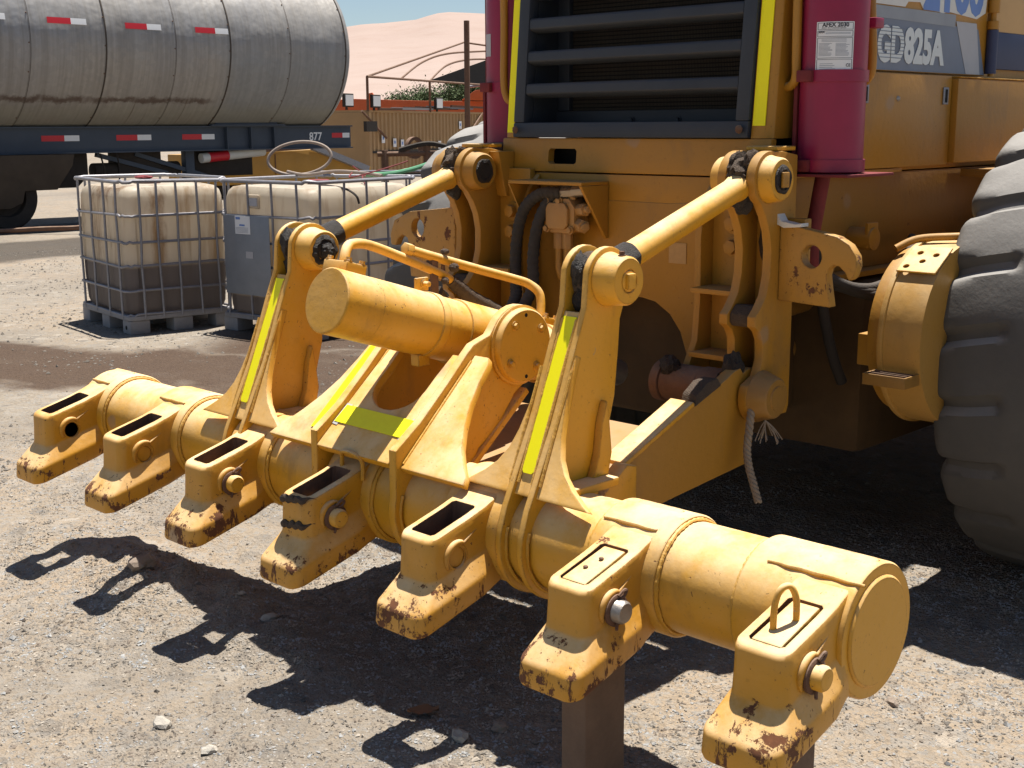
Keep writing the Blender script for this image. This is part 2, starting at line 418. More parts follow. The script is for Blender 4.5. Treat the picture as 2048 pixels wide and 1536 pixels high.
def ground_mat():
    t = NT('gravel_yard')
    big = t.noise(.55, 6, .6); med = t.noise(2.6, 6, .65)
    sand = t.mix(med, (.32, .240, .163), (.275, .215, .152))
    col = t.mix(t.ramp(big, .38, .62), sand, (.255, .212, .162))
    grit = t.voro(150, out='Color'); g2 = t.voro(60, out='Color')
    gv = t.sep(grit)[0]; gv2 = t.sep(g2)[1]
    col = t.mix(t.ramp(gv, 0, 1, 0, .55, False), col, t.mix(gv2, (.12, .108, .094), (.37, .33, .28)))
    col = t.mix(t.math('MULTIPLY', t.ramp(gv2, .55, .95), .6), col, (.20, .195, .185))
    far = t.voro(17, out='Color'); fv = t.sep(far)[0]
    col = t.mix(t.ramp(fv, .55, .95, 0, .55), col, t.mix(t.sep(far)[1], (.12, .11, .10), (.36, .32, .27)))
    patch = t.ramp(t.noise(.33, 7, .7), .46, .66); col = t.mix(t.math('MULTIPLY', patch, .55), col, (.17, .145, .118))
    # spilled oil and damp earth around the plastic tanks
    P = t.sep(t.pos)
    wob = t.math('MULTIPLY', t.math('SUBTRACT', t.noise(.9, 5, .6), .5), 1.5)
    u = t.math('ADD', t.math('ADD', t.math('MULTIPLY', P[0], -.60), t.math('MULTIPLY', P[1], .80)), wob)   # across the strip
    v = t.math('ADD', t.math('MULTIPLY', P[0], .80), t.math('MULTIPLY', P[1], .60))
    s1 = t.math('MULTIPLY', t.ramp(u, 3.3, 3.65), t.ramp(u, 4.65, 5.0, 1, 0))
    s1 = t.math('MULTIPLY', s1, t.math('MULTIPLY', t.ramp(v, -8, -6), t.ramp(v, 1.0, 4.0, 1, 0)))
    s2 = t.math('MULTIPLY', t.ramp(u, 4.6, 5.0), t.math('MULTIPLY', t.ramp(u, 9.0, 9.6, 1, 0), t.math('MULTIPLY', t.ramp(v, -3.0, -2.4), t.ramp(v, 1.0, 4.0, 1, 0))))
    st = t.math('MAXIMUM', s1, s2)
    st = t.math('MULTIPLY', st, t.ramp(med, .1, .5, .75, 1))
    col = t.mix(t.math('MULTIPLY', st, .92), col, t.mix(gv, (.046, .028, .019), (.088, .056, .038)))
    # shadow bands painted into the ground colour, around the parked tanker
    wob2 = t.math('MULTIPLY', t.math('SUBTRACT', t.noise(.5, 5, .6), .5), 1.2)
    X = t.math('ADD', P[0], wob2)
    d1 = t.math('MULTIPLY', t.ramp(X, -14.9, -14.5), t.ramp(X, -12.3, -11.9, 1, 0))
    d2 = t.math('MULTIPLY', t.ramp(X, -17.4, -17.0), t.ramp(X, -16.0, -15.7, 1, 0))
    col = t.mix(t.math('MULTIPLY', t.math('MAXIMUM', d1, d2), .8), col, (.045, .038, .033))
    h = t.math('ADD', t.math('MULTIPLY', t.voro(150), .5), t.math('MULTIPLY', t.voro(55), .8))
    h = t.math('ADD', h, t.math('MULTIPLY', t.noise(30, 6, .7), .6))
    return t.fin(col, .95, 0, t.bump(h, .012, .8), .15)
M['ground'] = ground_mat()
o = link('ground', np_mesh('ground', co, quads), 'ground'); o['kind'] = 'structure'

# loose gravel: many small angular stones, one uncountable mass
def gravel(name, n, rmin, rmax, x0, x1, y0, y1, mats, power=2.2, bias=None):
    V = np.array([(1, 0, 0), (-1, 0, 0), (0, 1, 0), (0, -1, 0), (0, 0, 1), (0, 0, -1)], float)
    F = np.array([(0, 2, 4), (2, 1, 4), (1, 3, 4), (3, 0, 4), (2, 0, 5), (1, 2, 5), (3, 1, 5), (0, 3, 5)])
    m = n*3
    x = RNG.uniform(x0, x1, m); y = RNG.uniform(y0, y1, m)
    dens = .35+1.3*np.clip(fbm(x, y, 21, [(1.3, .9), (4.1, .8)])+.35, 0, 1)
    if not bias: dens *= np.clip(1.25-np.hypot(x-1.2, y+1.0)/5.2, .06, 1)
    k = np.argsort(-(dens-RNG.uniform(0, 1, m)))[:n]; x, y = x[k], y[k]; n = len(k)
    r = rmin+(rmax-rmin)*RNG.random(n)**power
    z = height(x, y)+r*.12
    v = V[None]*(1+RNG.uniform(-.38, .38, (n, 6, 1)))+RNG.uniform(-.28, .28, (n, 6, 3))
    v = v*(r[:, None, None])*np.stack([RNG.uniform(.8, 1.25, n), RNG.uniform(.7, 1.1, n), RNG.uniform(.45, .8, n)], -1)[:, None, :]
    a = RNG.uniform(0, 6.28, n); c, s_ = np.cos(a)[:, None], np.sin(a)[:, None]
    w = v.copy(); w[..., 0] = v[..., 0]*c-v[..., 1]*s_; w[..., 1] = v[..., 0]*s_+v[..., 1]*c
    w += np.stack([x, y, z], -1)[:, None, :]
    f = (F[None]+(np.arange(n)*6)[:, None, None]).reshape(-1, 3)
    o = link(name, np_mesh(name, w.reshape(-1, 3), f, False), mats); o['kind'] = 'stuff'
    return o
def gravel_mat():
    t = NT('gravel_stones')
    c = t.voro(28, out='Color'); a = t.sep(c)[0]; b = t.sep(c)[2]
    col = t.mix(a, (.13, .117, .102), (.36, .315, .26)); col = t.mix(t.ramp(b, .6, .9), col, (.31, .31, .305)); col = t.mix(t.ramp(b, .25, .05), col, (.19, .155, .125))
    return t.fin(col, .92, 0, t.bump(t.noise(200, 3), .002, .5), .2)
M['gravel'] = gravel_mat()
o = gravel('gravel', 160000, .0022, .0066, -4.4, 2.6, -2.4, 2.2, 'gravel')
o['label'] = 'loose grey and tan gravel scattered over the yard'; o['category'] = 'gravel'
o2 = gravel('coarse_gravel', 1300, .007, .015, -5.5, 2.6, -2.4, 2.6, 'gravel', 3.5)
o2['label'] = 'coarser pebbles lying among the fine gravel'; o2['category'] = 'gravel'

M['gravel_dull'] = simple('dull_pebbles', (.17, .15, .128), .95, 0, .5, 9, spec=.1)
def yard_stones():
    n0 = 'pebbles'
    V = RNG.random(1)
    o3 = gravel('scattered_pebbles', 11000, .005, .017, -13, -2.6, -1.5, 9, 'gravel_dull', 3.0, 1)
    o3['label'] = 'pebbles scattered over the ground around the caged tanks'; o3['category'] = 'gravel'
yard_stones()
def zat(x, y): return float(height(np.array([x]), np.array([y]))[0])
STONES = [(-.088, -.969, .024, 'stone', 'white flat stone alone on gravel at lower left'),
          (-1.037, -.482, .038, 'stone2', 'brown angular stone on the dirt mound edge'),
          (.561, -.503, .022, 'stone', 'small pale stone near the standing shank'),
          (.14, -.971, .018, 'stone', 'pale stone at the bottom edge of the picture'),
          (.593, -.39, .020, 'stone2', 'small brown clod beside the ripper shadow'),
          (.953, .368, .022, 'stone2', 'dark clod under the gap between the two end holders'),
          (-.443, -.377, .022, 'stone', 'tiny pale stone in the ripper shadow band'),
          (1.25, .45, .016, 'stone2', 'small dark clod behind the end of the beam'),
          (-3.13, .19, .022, 'stone2', 'small dark stone left of the far end holder')]
for i, (x, y, r, m, lb) in enumerate(STONES):
    b = MB().lump((0, 0, 0), (r*1.2, r, r*.7), i+2, .45, 1.6, 2)
    o = link('stone', mesh_from('stone', b, 0, smooth=False), m, None, (x, y, zat(x, y)+r*.35), (0, 0, i*1.3)); tag(o, lb, 'stone', 'stones on the gravel')

b = MB()
vs = []
for i in range(7):
    for j in range(5):
        u_, v_ = i/6-.5, j/4-.5
        w_ = .030*max(.05, cos(u_*2.8))
        vs.append((u_*.085, v_*2*w_, .012+.016*abs(v_)+.010*mnoise.noise(Vector((u_*9, v_*9, 2)))))
b.add(vs, [(i*5+j, (i+1)*5+j, (i+1)*5+j+1, i*5+j+1) for i in range(6) for j in range(4)])
M['dry_leaf'] = simple('dry_leaf', (.22, .11, .055), .9, 0, .3, 60)
o = link('dry_leaf', mesh_from('dry_leaf', b, 0), 'dry_leaf', None, (.385, -.47, zat(.385, -.47)), (0, 0, .9)); tag(o, 'curled brown dry leaf on the gravel below the holders', 'leaf')

# dune hills behind the yard
def hill_mat():
    t = NT('pale_dune_sand')
    big = t.noise(.006, 7, .6); st = t.noise(.02, 6, .65, t.mapping(t.pos, (1, 1, 5)))
    col = t.mix(big, (.29, .22, .19), (.34, .27, .235)); col = t.mix(t.math('MULTIPLY', t.ramp(st, .45, .7), .35), col, (.27, .195, .16))
    rock = t.ramp(t.noise(.013, 8, .7), .62, .72)
    col = t.mix(t.math('MULTIPLY', rock, .35), col, (.24, .19, .18))
    return t.fin(col, 1, 0, t.bump(t.noise(.05, 7, .65), 3.0, .35), .05)
M['hill'] = hill_mat()
TH = np.linspace(radians(-62), radians(62), 260); RR = np.linspace(380, 2400, 110)
T_, R_ = np.meshgrid(TH, RR, indexing='ij')
az = yaw+T_     # angle left of +Y
HX = 2.75-np.sin(az)*R_; HY = -2.55+np.cos(az)*R_
u = np.clip((R_-400)/1150, 0, 1.6)
deg = np.degrees(T_)
ridge = 116+1.4*(-deg-6.5)*-1 
ridge = 118-1.55*(deg-1.0)+fbm(deg, deg*0, 31, [(.09, 26), (.3, 10), (.9, 4)])
rise = np.where(u < 1, u**1.5*(1.2-.2*u), 1-(u-1)*.5)
HZ = ridge*rise+u*fbm(HX, HY, 17, [(.0022, 30), (.006, 16), (.016, 5), (.05, 1.2)])-2.0
gull = np.exp(-((deg-1.6-(R_-900)/330)/.55)**2)*np.clip((R_-420)/260, 0, 1)*np.clip((1350-R_)/300, 0, 1)
HZ -= 12*gull
hidx = np.arange(HX.size).reshape(HX.shape)
hq = np.stack([hidx[:-1, :-1], hidx[1:, :-1], hidx[1:, 1:], hidx[:-1, 1:]], -1).reshape(-1, 4)
o = link('hills', np_mesh('hills', np.stack([HX, HY, HZ], -1).reshape(-1, 3), hq[:, ::-1]), 'hill'); o['kind'] = 'structure'
# ================================================================== RIPPER
BY, BZ, BR, CR = -.241, .515, .132, .147          # beam axis, radius, collar radius
PITCH = .5004; PX = [(k-3)*PITCH-.022 for k in range(7)]
rip = thing('ripper', 'yellow rear ripper attachment with round beam and seven shank holders', 'ripper', (0, BY, 0))

def noisy_ring(x, r, rad, seed, a0=0, a1=360, n=150, c=(BY, BZ)):
    full = abs(a1-a0) >= 359; b = MB(); m = 7; N = n if full else n+1; vs = []
    for i in range(N):
        t = radians(a0+(a1-a0)*i/n)
        w = rad*(.62+.10*sin(i*2.2+seed)+.22*mnoise.noise(Vector((i*.17, seed*3.3, 1))))
        xx = x+.003*mnoise.noise(Vector((i*.11, seed, 5))); rr = r-.002+.0015*mnoise.noise(Vector((i*.4, seed, 7)))
        for k in range(m):
            f = 2*pi*k/m; q = rr+w*.75*sin(f); vs.append((xx+w*cos(f), c[0]+q*cos(t), c[1]+q*sin(t)))
    fs = []
    for i in range(N if full else N-1):
        j = (i+1) % N
        fs += [(i*m+k, i*m+(k+1) % m, j*m+(k+1) % m, j*m+k) for k in range(m)]
    return b.add(vs, fs)

# beam tube
beam = part('beam', MB().lathe([(-1.60, 0), (-1.60, BR-.012), (-1.588, BR), (1.535, BR)], (0, BY, BZ), 'X', 72), 'yellow', rip, 0)
part('end_cap', MB().lathe([(1.530, BR-.02), (1.531, BR-.004), (1.543, BR-.001), (1.544, BR-.012), (1.556, BR-.012), (1.561, BR-.017), (1.5615, 0)], (0, BY, BZ), 'X', 72), 'yellow', rip, 0)
for x, r, rad, sd in ((1.536, BR+.002, .010, 1), (1.508, BR+.006, .012, 2), (1.522, BR+.004, .010, 4)):
    part('weld_bead', noisy_ring(x, r, rad, sd), 'weld', beam, 0)
# collars of the holders
for k, x in enumerate(PX):
    w0, w1 = .105, .10
    if k == 0: w0 = .07
    if k == 6: w0, w1 = .19, .075
    part('collar', MB().lathe([(x-w0, BR-.01), (x-w0, CR-.004), (x-w0+.006, CR), (x+w1-.006, CR), (x+w1, CR-.004), (x+w1, BR-.01)], (0, BY, BZ), 'X', 72), 'yellow', beam, 0)
    if k != 6: part('weld_bead', noisy_ring(x+w1+.002, BR+.006, .010, k+10), 'weld', beam, 0)
    if k not in (2, 4): part('weld_bead', noisy_ring(x-w0-.002, BR+.006, .009, k+20), 'weld', beam, 0)

    a_ = radians(124)
    if k in (0, 1, 2, 5, 6): part('saddle_lip', MB().tube([(x-w0*.9+(.03 if k==6 else 0)+i*.012, BY+(CR+.001)*cos(a_)+.0015*sin(i*1.1+k), BZ+(CR+.001)*sin(a_)) for i in range(int((w0*.9+.075)/.012))], .0065, 8, False, lambda t: .55+.45*sin(pi*t)), 'yellow', beam, 0)

# ---- shank holder casting
def holder_mesh(hole=True):
    secs = [(.553, .057, -.563), (.550, .062, -.570), (.542, .0645, -.573), (.50, .065, -.574), (.452, .066, -.577), (.446, .067, -.579), (.441, .070, -.585), (.402, .087, -.630), (.397, .090, -.636), (.390, .091, -.638), (.350, .092, -.642), (.343, .090, -.640), (.337, .083, -.630)]
    yb = -.225; q = 8; rows = []
    for i_, (z, hx, yf) in enumerate(secs):
        r = .030 if hx < .069 else .034
        ring = [(hx, yb)]+[(hx, yb-(yb-yf-r)*t) for t in (.17, .34, .5, .67, .84)]
        ring += [(hx-r+r*cos(radians(-90*i/q)), yf+r+r*sin(radians(-90*i/q))) for i in range(q+1)]
        ring += [(-hx+r-r*sin(radians(90*i/q)), yf+r-r*cos(radians(90*i/q))) for i in range(q+1)]
        ring += [(-hx, yf+r+(yb-yf-r)*t) for t in (.16, .33, .5, .66, .83)]+[(-hx, yb)]
        out = []
        for x, y in ring:
            hump = .020*min(1, max(0, (y+.40)/.13)) if z > .53 else 0
            sw = 1+.035*max(0, (y+.36)/.115)**2 if y > -.36 else 1
            if z < .45:      # the foot ledge dies out towards the beam
                k = min(1, max(0, (-.335-y)/.05)); x = math.copysign(min(abs(x), .066), x)*(1-k)+x*k; sw = 1
            out.append((x*sw, y, z+.27*(y+.572)+hump))
        rows.append(out)
    b = MB(); n = len(rows[0]); vs = [v for r in rows for v in r]; fs = []
    for i in range(len(rows)-1):
        fs += [(i*n+k, i*n+(k+1) % n, (i+1)*n+(k+1) % n, (i+1)*n+k) for k in range(n)]
    for o_ in (0, (len(rows)-1)*n):
        fs += [(o_+k, o_+k+1, o_+n-2-k, o_+n-1-k) for k in range(n//2-1)]
    b.add(vs, fs)
    sl = MB().prism([(-.041, -.54), (-.034, -.547), (.034, -.547), (.041, -.54), (.041, -.402), (.034, -.395), (-.034, -.395), (-.041, -.402)], 'Z', .2, .8)
    cut = [sl]
    if hole: cut.append(MB().cyl((-.2, -.485, .495), (.2, -.485, .495), .027, n=28))
    me = boolean(b, cut, 0)
    me.materials.append(M['yellow_foot']); me.materials.append(M['rusty'])
    for p in me.polygons:
        c = p.center
        if abs(c.x) < .0412 and -.5475 < c.y < -.3945 and abs(p.normal.z) < .5: p.material_index = 1
    return me
hm = holder_mesh()
lip_pts = [(0.072, -.485+.040*cos(radians(a)), .495+.040*sin(radians(a))) for a in range(215, 49, -12)]
lip_pts += [(.069, -.43, .548), (.066, -.40, .566)]
lip_m = mesh_from('pin_boss', MB().tube([(p[0]-.006, p[1], p[2]) for p in lip_pts], 0.0095, 10, False, lambda t: .45+.6*sin(pi*min(1, t*1.1)) if t < .9 else .35), 0)
pad_m = mesh_from('pin_pad', MB().lathe([(.060, .0355), (.0662, .0345), (.067, .0315), (.067, .0275), (.055, .027)], (0, -.485, .495), 'X', 32), 0)
lab = ['far end', 'second', 'third', 'middle', 'fifth', 'sixth', 'near end']
pin_b = MB().lathe([(-.078, 0), (-.078, .024), (-.074, .0265), (.098, .0265), (.104, .022), (.105, 0)], (0, -.485, .495), 'X', 28)
pin_m = mesh_from('pin', pin_b, 0)
ret_m = mesh_from('retaining_ring', MB().lathe([(.071, .027), (.071, .036), (.079, .037), (.081, .032), (.081, .027)], (0, -.485, .495), 'X', 28, True), 0)
cot_m = mesh_from('split_pin', MB().tube(spl([(.083, -.485, .530), (.085, -.470, .540), (.083, -.458, .536), (.083, -.466, .526), (.084, -.480, .523)], 4), .0038, 6), 0)
cot2_m = mesh_from('split_pin_tail', MB().tube([(.084, -.490, .47), (.086, -.494, .462), (.090, -.500, .457)], .0038, 6), 0)
plug_m = mesh_from('plug', MB().lathe([(.045, 0), (.045, .017), (.055, .020), (.060, .026)], (0, -.485, .495), 'X', 24), 0)
holders = []
for k, x in enumerate(PX):
    h = link('shank_holder', hm, 'yellow_foot', rip, (x, 0, 0)); holders.append(h)
    link('pin_boss', lip_m, 'yellow_foot', h, (x, 0, 0)); link('pin_pad', pad_m, 'yellow_foot', h, (x, 0, 0))
    if k in (2, 3, 5, 6):
        p = link('pin', pin_m, 'yellow' if k != 5 else 'steel', h, (x, 0, 0))
        if k == 5: p.data = pin_m.copy(); p.data.materials.clear(); p.data.materials.append(M['steel'])
        link('retaining_ring', ret_m, 'rusty', h, (x, 0, 0)); link('split_pin', cot_m, 'rusty', h, (x, 0, 0)); link('split_pin_tail', cot2_m, 'rusty', h, (x, 0, 0))
    if k == 0: link('plug', plug_m, 'rusty', h, (x, 0, 0))
holders[3]['label'] = 'shank holder with two dark worn bands and a broken lip'
# worn bands gouged on the middle holder
for z, a in ((.543, .012), (.470, .013)):
    pts = []
    for i in range(41):
        f = i/40; xx = -.066+.132*f; yy = -.576 if abs(xx) < .036 else -.576+(abs(xx)-.036)**2/.030
        pts.append((PX[3]+xx, yy, z+.016*f+.003*sin(i*.7)))
    b = MB().tube(pts, a, 8, False, lambda t: max(.1, min(1, 6*t, 6*(1-t)))*(.8+.3*mnoise.noise(Vector((t*14, z*30, 0)))))
    b.v = [(v[0], v[1]+.30*(-.576-v[1]) if v[1] < -.576 else v[1], v[2]+.003*mnoise.noise(Vector(v)*70)) for v in b.v]
    part('worn_band', b, 'grease_dry', holders[3], 0)
# bail on the middle holder
def bail(x, y, z, w, h, nm, par, dy=0):
    pts = spl([(x-w, y, z-.02), (x-w, y, z+h*.55), (x-w*.6, y+dy, z+h*.95), (x+w*.6, y+dy, z+h*.95), (x+w, y, z+h*.55), (x+w, y, z-.02)], 6)
    part(nm, MB().tube(pts, .0065, 8), 'yellow', par, 0)
bail(PX[3]+.03, -.385, .60, .045, .055, 'bail', holders[3], -.01)
# shanks in the two near holders with the wedge plates on top
for k in (5, 6):
    x = PX[k]
    sh = MB().prism([(-.541, .53), (-.541, .05), (-.56, -.06), (-.47, -.06), (-.401, .05), (-.401, .56)], 'X', x-.037, x+.037)
    s = part('shank', sh, 'shank', rip, .006)
    b = MB().slab([(x-.033, 0), (x+.036, 0), (x+.033, .15), (x-.030, .15)], (-.546, .561), (-.398, .601), .02)
    cp = part('wedge_plate', b, 'yellow', s, .004)
    if k == 6:
        pts = spl([(x-.012, -.50, .570), (x-.012, -.497, .62), (x-.006, -.487, .652), (x+.004, -.468, .656), (x+.012, -.458, .63), (x+.012, -.455, .582)], 6)
        part('lifting_loop', MB().tube(pts, .007, 10), 'yellow', s, 0)
    else:
        part('wedge_rivet', MB().lump((x-.008, -.492, .578), (.006, .006, .004), 3, .1), 'rusty', s, 0); part('wedge_rivet', MB().lump((x+.004, -.452, .590), (.006, .006, .004), 4, .1), 'rusty', s, 0)

# ---- upright arms
def arm_profile():
    c = (-.075, 1.166)
    ring = arc(BY, BZ, .158, 35, -195, 36)
    front = [(-.374, .615), (-.342, .680), (-.268, .832), (-.230, .930), (-.198, 1.013), (-.162, 1.100)]
    top = arc(c[0], c[1], .083, 162, -8, 14)
    back = [(-.012, 1.10), (-.028, 1.06), (-.034, .977), (-.047, .86), (-.070, .78), (-.085, .72), (-.075, .655), (-.10, .62)]
    return ring+front+top+back
AP = arm_profile()
def arm(cx, mir, label):
    g = []
    sides = [(cx-.047, cx-.027), (cx+.027, cx+.047)]
    out = None
    for a, b in sides:
        o = part('arm_side_plate', MB().prism(AP, 'X', a, b), 'yellow', rip, .004)
        out = o
        part('weld_bead', noisy_ring(b+.002, BR+.010, .008, cx*9+b, -200, 20, 90), 'weld', o, 0)
        part('weld_bead', noisy_ring(a-.002, BR+.010, .008, cx*9+a, -200, 20, 90), 'weld', o, 0)
    # sloping front plate flaring out over the beam
    L = .53
    half = [(.215, -.012), (.195, .0), (.150, .03), (.115, .06), (.088, .10), (.072, .15), (.060, .22), (.052, .30), (.048, .36)]
    poly = [(cx+w, q) for w, q in half]+[(cx+.027, .36), (cx+.027, L-.06), (cx-.027, L-.06), (cx-.027, .36)]+[(cx-w, q) for w, q in reversed(half)]
    fp = part('arm_front_plate', MB().slab(poly, (-.342, .655), (-.148, 1.118), .024), 'yellow', rip, .003)
    # weld seams where ridges meet front plate
    for xx, sg in ((cx-.027, 1), (cx+.027, -1), (cx-.047, -1), (cx+.047, 1)):
        pts = []
        d = Vector((-.148+.342, 1.118-.655)).normalized()
        Ls = .43 if abs(xx-cx) < .04 else .30
        for i in range(64):
            q = .02+Ls*i/63
            pts.append((xx+sg*.004, -.342+d.x*q-.002, .655+d.y*q))
        b = MB().tube(pts, .0055, 6, False, lambda t: .8+.16*mnoise.noise(Vector((t*38, xx*9, 0))))
        part('weld_bead', b, 'weld', fp, 0)
    # reflective strip between the ridges
    d0 = .045; d1 = .455
    poly = [(cx-.022+.008*0, d0+.01), (cx-.014, d0), (cx+.012, d0), (cx+.022, d0+.01), (cx+.022, d1), (cx-.022, d1)]
    nn = Vector((1.118-.655, -(-.148+.342))).normalized()*-.004
    part('reflective_strip', MB().slab(poly, (-.342+nn.x, .655+nn.y), (-.148+nn.x, 1.118+nn.y), .003), 'hivis', fp, 0)
    # rear web and gussets
    part('arm_web', MB().slab([(cx-.026, 0), (cx+.026, 0), (cx+.026, .35), (cx-.026, .35)], (-.12, .66), (-.06, 1.0), .02), 'yellow', rip, .003)
    part('arm_gusset', MB().prism([(-.10, .655), (-.085, .72), (-.095, .80), (-.105, .86), (-.125, .80), (-.135, .72), (-.16, .655)], 'X', cx+.047, cx+.072), 'yellow', rip, .004)
    part('arm_gusset', MB().prism([(-.28, .640), (-.10, .640), (-.10, .664), (-.28, .664)], 'X', cx+.047, cx+.11), 'yellow', rip, .005)
    # pin bosses
    c = (-.075, 1.166)
    for sg in (1, -1):
        x0 = cx+(.047 if sg > 0 else -.047)
        k_ = 1 if sg > 0 else .25
        bo = part('pin_boss', MB().lathe([(0, .070), (sg*.012*k_, .066), (sg*.060*k_, .062), (sg*.066*k_, .057), (sg*.067*k_, .030), (sg*.062*k_, .029)], (x0, *c), 'X', 44), 'yellow', rip, 0)
        pm = MB().lathe([(sg*.055*k_, 0), (sg*.055*k_, .0285), (sg*.066*k_, .0275), (sg*.068*k_, .024), (sg*.068*k_, 0)], (x0, *c), 'X', 30)
        pn = part('pin', pm, 'yellow' if cx > 0 else 'grease_dry', bo, 0)
        if sg > 0: part('pin_lock', MB().box((min(x0+sg*.066, x0+sg*.078), c[0]-.016, c[1]-.020), (max(x0+sg*.066, x0+sg*.078), c[0]+.014, c[1]+.020)), 'yellow' if cx > 0 else 'grease', bo, .003)
        if cx > 0 and sg > 0:
            part('grease_fitting', MB().hexbolt((x0+.045, c[0]-.004, c[1]+.062), 'Z', .007, .012), 'rusty', bo, 0)
        if cx < 0 and sg > 0:
            b = MB().lathe([(.064, .052), (.070, .046), (.073, .034), (.068, .030)], (x0, *c), 'X', 40)
            b.v = [(v[0]+.006*mnoise.noise(Vector(v)*60), v[1]+.005*mnoise.noise(Vector(v)*45+Vector((3, 0, 0))), v[2]+.005*mnoise.noise(Vector(v)*45)) for v in b.v]
            b.lump((x0+.082, c[0], c[1]), (.016, .022, .022), 5, .35, 2.5)
            part('grease_ring', b, 'grease', bo, 0)
    return out
arm(.635, 1, ''); arm(-.602, -1, '')

def lumps(nm, mat, par, items):
    for c, r, sd, am in items: part(nm, MB().lump(c, r, sd, am, 2.6), mat, par, 0)
# ---- tie rods with eyes and caked grease
for cx in (.635, -.602):
    a = Vector((cx, -.075, 1.166)); b = Vector((.613 if cx > 0 else -.613, .655, 1.392)); d = (b-a).normalized()
    rod = part('tie_rod', MB().tube([a+d*.05, a+d*.085, a+d*.11, b-d*.11, b-d*.085, b-d*.05], .036, 28, False, lambda t: (1.0 if .3 < t < .7 else 1.12) if .1 < t < .9 else 1.05), 'yellow', rip, 0)
    for c, dx in ((a, .024), (b, .030)):
        part('rod_eye', MB().lathe([(-dx, .030), (-dx, .062), (-dx+.006, .068), (dx-.006, .068), (dx, .062), (dx, .030)], c, 'X', 36), 'grease_dry', rod, 0)
    lumps('grease_cake', 'grease_dry', rod, [(b-d*.035+Vector((0, 0, .035)), (.034, .060, .040), 1+cx, .32), (b-d*.055+Vector((0, -.006, .018)), (.040, .034, .034), 2+cx, .32), (b+Vector((.022, -.03, .045)), (.014, .045, .040), 4+cx, .32), (b+Vector((-.026, -.03, .035)), (.012, .045, .045), 6+cx, .32)])
    lumps('grease_cake', 'grease', rod, [(b-d*.06+Vector((.0, .01, -.035)), (.034, .03, .045), 8+cx, .3), (a+Vector((0, -.055, .022)), (.026, .026, .045), 3+cx, .3), (a+Vector((0, -.045, -.05)), (.028, .024, .035), 5+cx, .3)])
    gl = MB().tube([a+d*.075, a+d*.10, a+d*.125, a+d*.15], .0405, 20, False, lambda t: 1.06-.07*t)
    gl.v = [(v[0]+.003*mnoise.noise(Vector(v)*50), v[1]+.003*mnoise.noise(Vector(v)*50+Vector((9, 0, 0))), v[2]) for v in gl.v]
    part('grease_sleeve', gl, 'grease', rod, 0)

# ---- centre tower that carries the lift cylinder
TC = (.086, .922)
def ridge_profile():
    ring = arc(BY, BZ, .158, 30, -195, 36)
    front = [(-.392, .69), (-.30, .755), (-.20, .845), (-.118, .925), (-.095, .945)]
    top = [(-.03, .965)]+arc(TC[0], TC[1], .118, 150, -75, 18)
    back = [(.07, .78), (.0, .69), (-.08, .64)]
    return ring+front+top+back
RP = ridge_profile()
RIDGES = ((-.172, -.142), (.176, .206))
for a, b in RIDGES:
    o = part('tower_side_plate', MB().prism(RP, 'X', a, b), 'yellow', rip, .004)
    part('weld_bead', noisy_ring(b+.002, BR+.010, .008, a*31, -200, 20, 90), 'weld', o, 0)
    part('weld_bead', noisy_ring(a-.002, BR+.010, .008, a*37, -200, 20, 90), 'weld', o, 0)
P0, P1 = (-.368, .652), (-.092, .915); LL = hypot(P1[0]-P0[0], P1[1]-P0[1])
def wing(edge, inner):
    return [(inner, -.015)]+edge+[(inner, LL)]
right_edge = [(.455, -.015), (.445, .01), (.405, .05), (.37, .09), (.335, .15), (.305, .22), (.285, .30), (.275, .36), (.262, LL)]
left_edge = [(-.40, -.015), (-.385, .01), (-.355, .05), (-.325, .09), (-.29, .15), (-.262, .22), (-.245, .30), (-.237, .36), (-.23, LL)]
wr = part('tower_wing_plate', MB().slab(wing(right_edge, .206), P0, P1, .024), 'yellow', rip, .004)
wlp = part('tower_wing_plate', MB().slab(wing(left_edge, -.172), P0, P1, .024), 'yellow', rip, .004)
u = [(-.142, -.02), (.176, -.02), (.176, LL-.01), (.125, LL-.01), (.120, .29)]+[(.017+.103*cos(radians(t)), .235+.09*sin(radians(t))) for t in range(0, -181, -15)]+[(-.086, .29), (-.091, LL-.01), (-.142, LL-.01)]
cpl = part('tower_centre_plate', MB().slab(u, (P0[0]-.012, P0[1]+.012), P1, .026), 'yellow', rip, .003)
dd = Vector((P1[0]-P0[0], P1[1]-P0[1])).normalized(); nv = Vector((-dd.y, dd.x))
def on(p, t): return (p[0]+nv.x*t, p[1]+nv.y*t)
part('reflective_strip', MB().slab([(-.236, .04), (-.186, .04), (-.182, LL-.02), (-.222, LL-.02)], on(P0, .004), on(P1, .004), .003), 'hivis_dirty', wlp, 0)
part('reflective_tape', MB().slab([(-.136, .068), (.172, .066), (.172, .128), (-.132, .130)], on((P0[0]-.012, P0[1]+.012), .0045), on(P1, .004), .003), 'hivis_dirty', cpl, 0)
for pe in ([(-.140, .060), (-.118, .058), (-.112, .135), (-.139, .137)], [(.150, .058), (.1745, .060), (.1745, .136), (.154, .134)]):
    part('tape_edge', MB().slab(pe, on((P0[0]-.012, P0[1]+.012), .0025), on(P1, .002), .002), 'decal_light', cpl, 0)
for xx, sg in ((-.172, -1), (-.142, 1), (.176, -1), (.206, 1)):
    pts = [(xx+sg*.004, P0[0]+dd.x*q-.001, P0[1]+dd.y*q) for q in [.0+.36*i/50 for i in range(51)]]
    part('weld_bead', MB().tube(pts, .005, 6, False, lambda t: .8+.16*mnoise.noise(Vector((t*38, xx*9, 0)))), 'weld', cpl, 0)
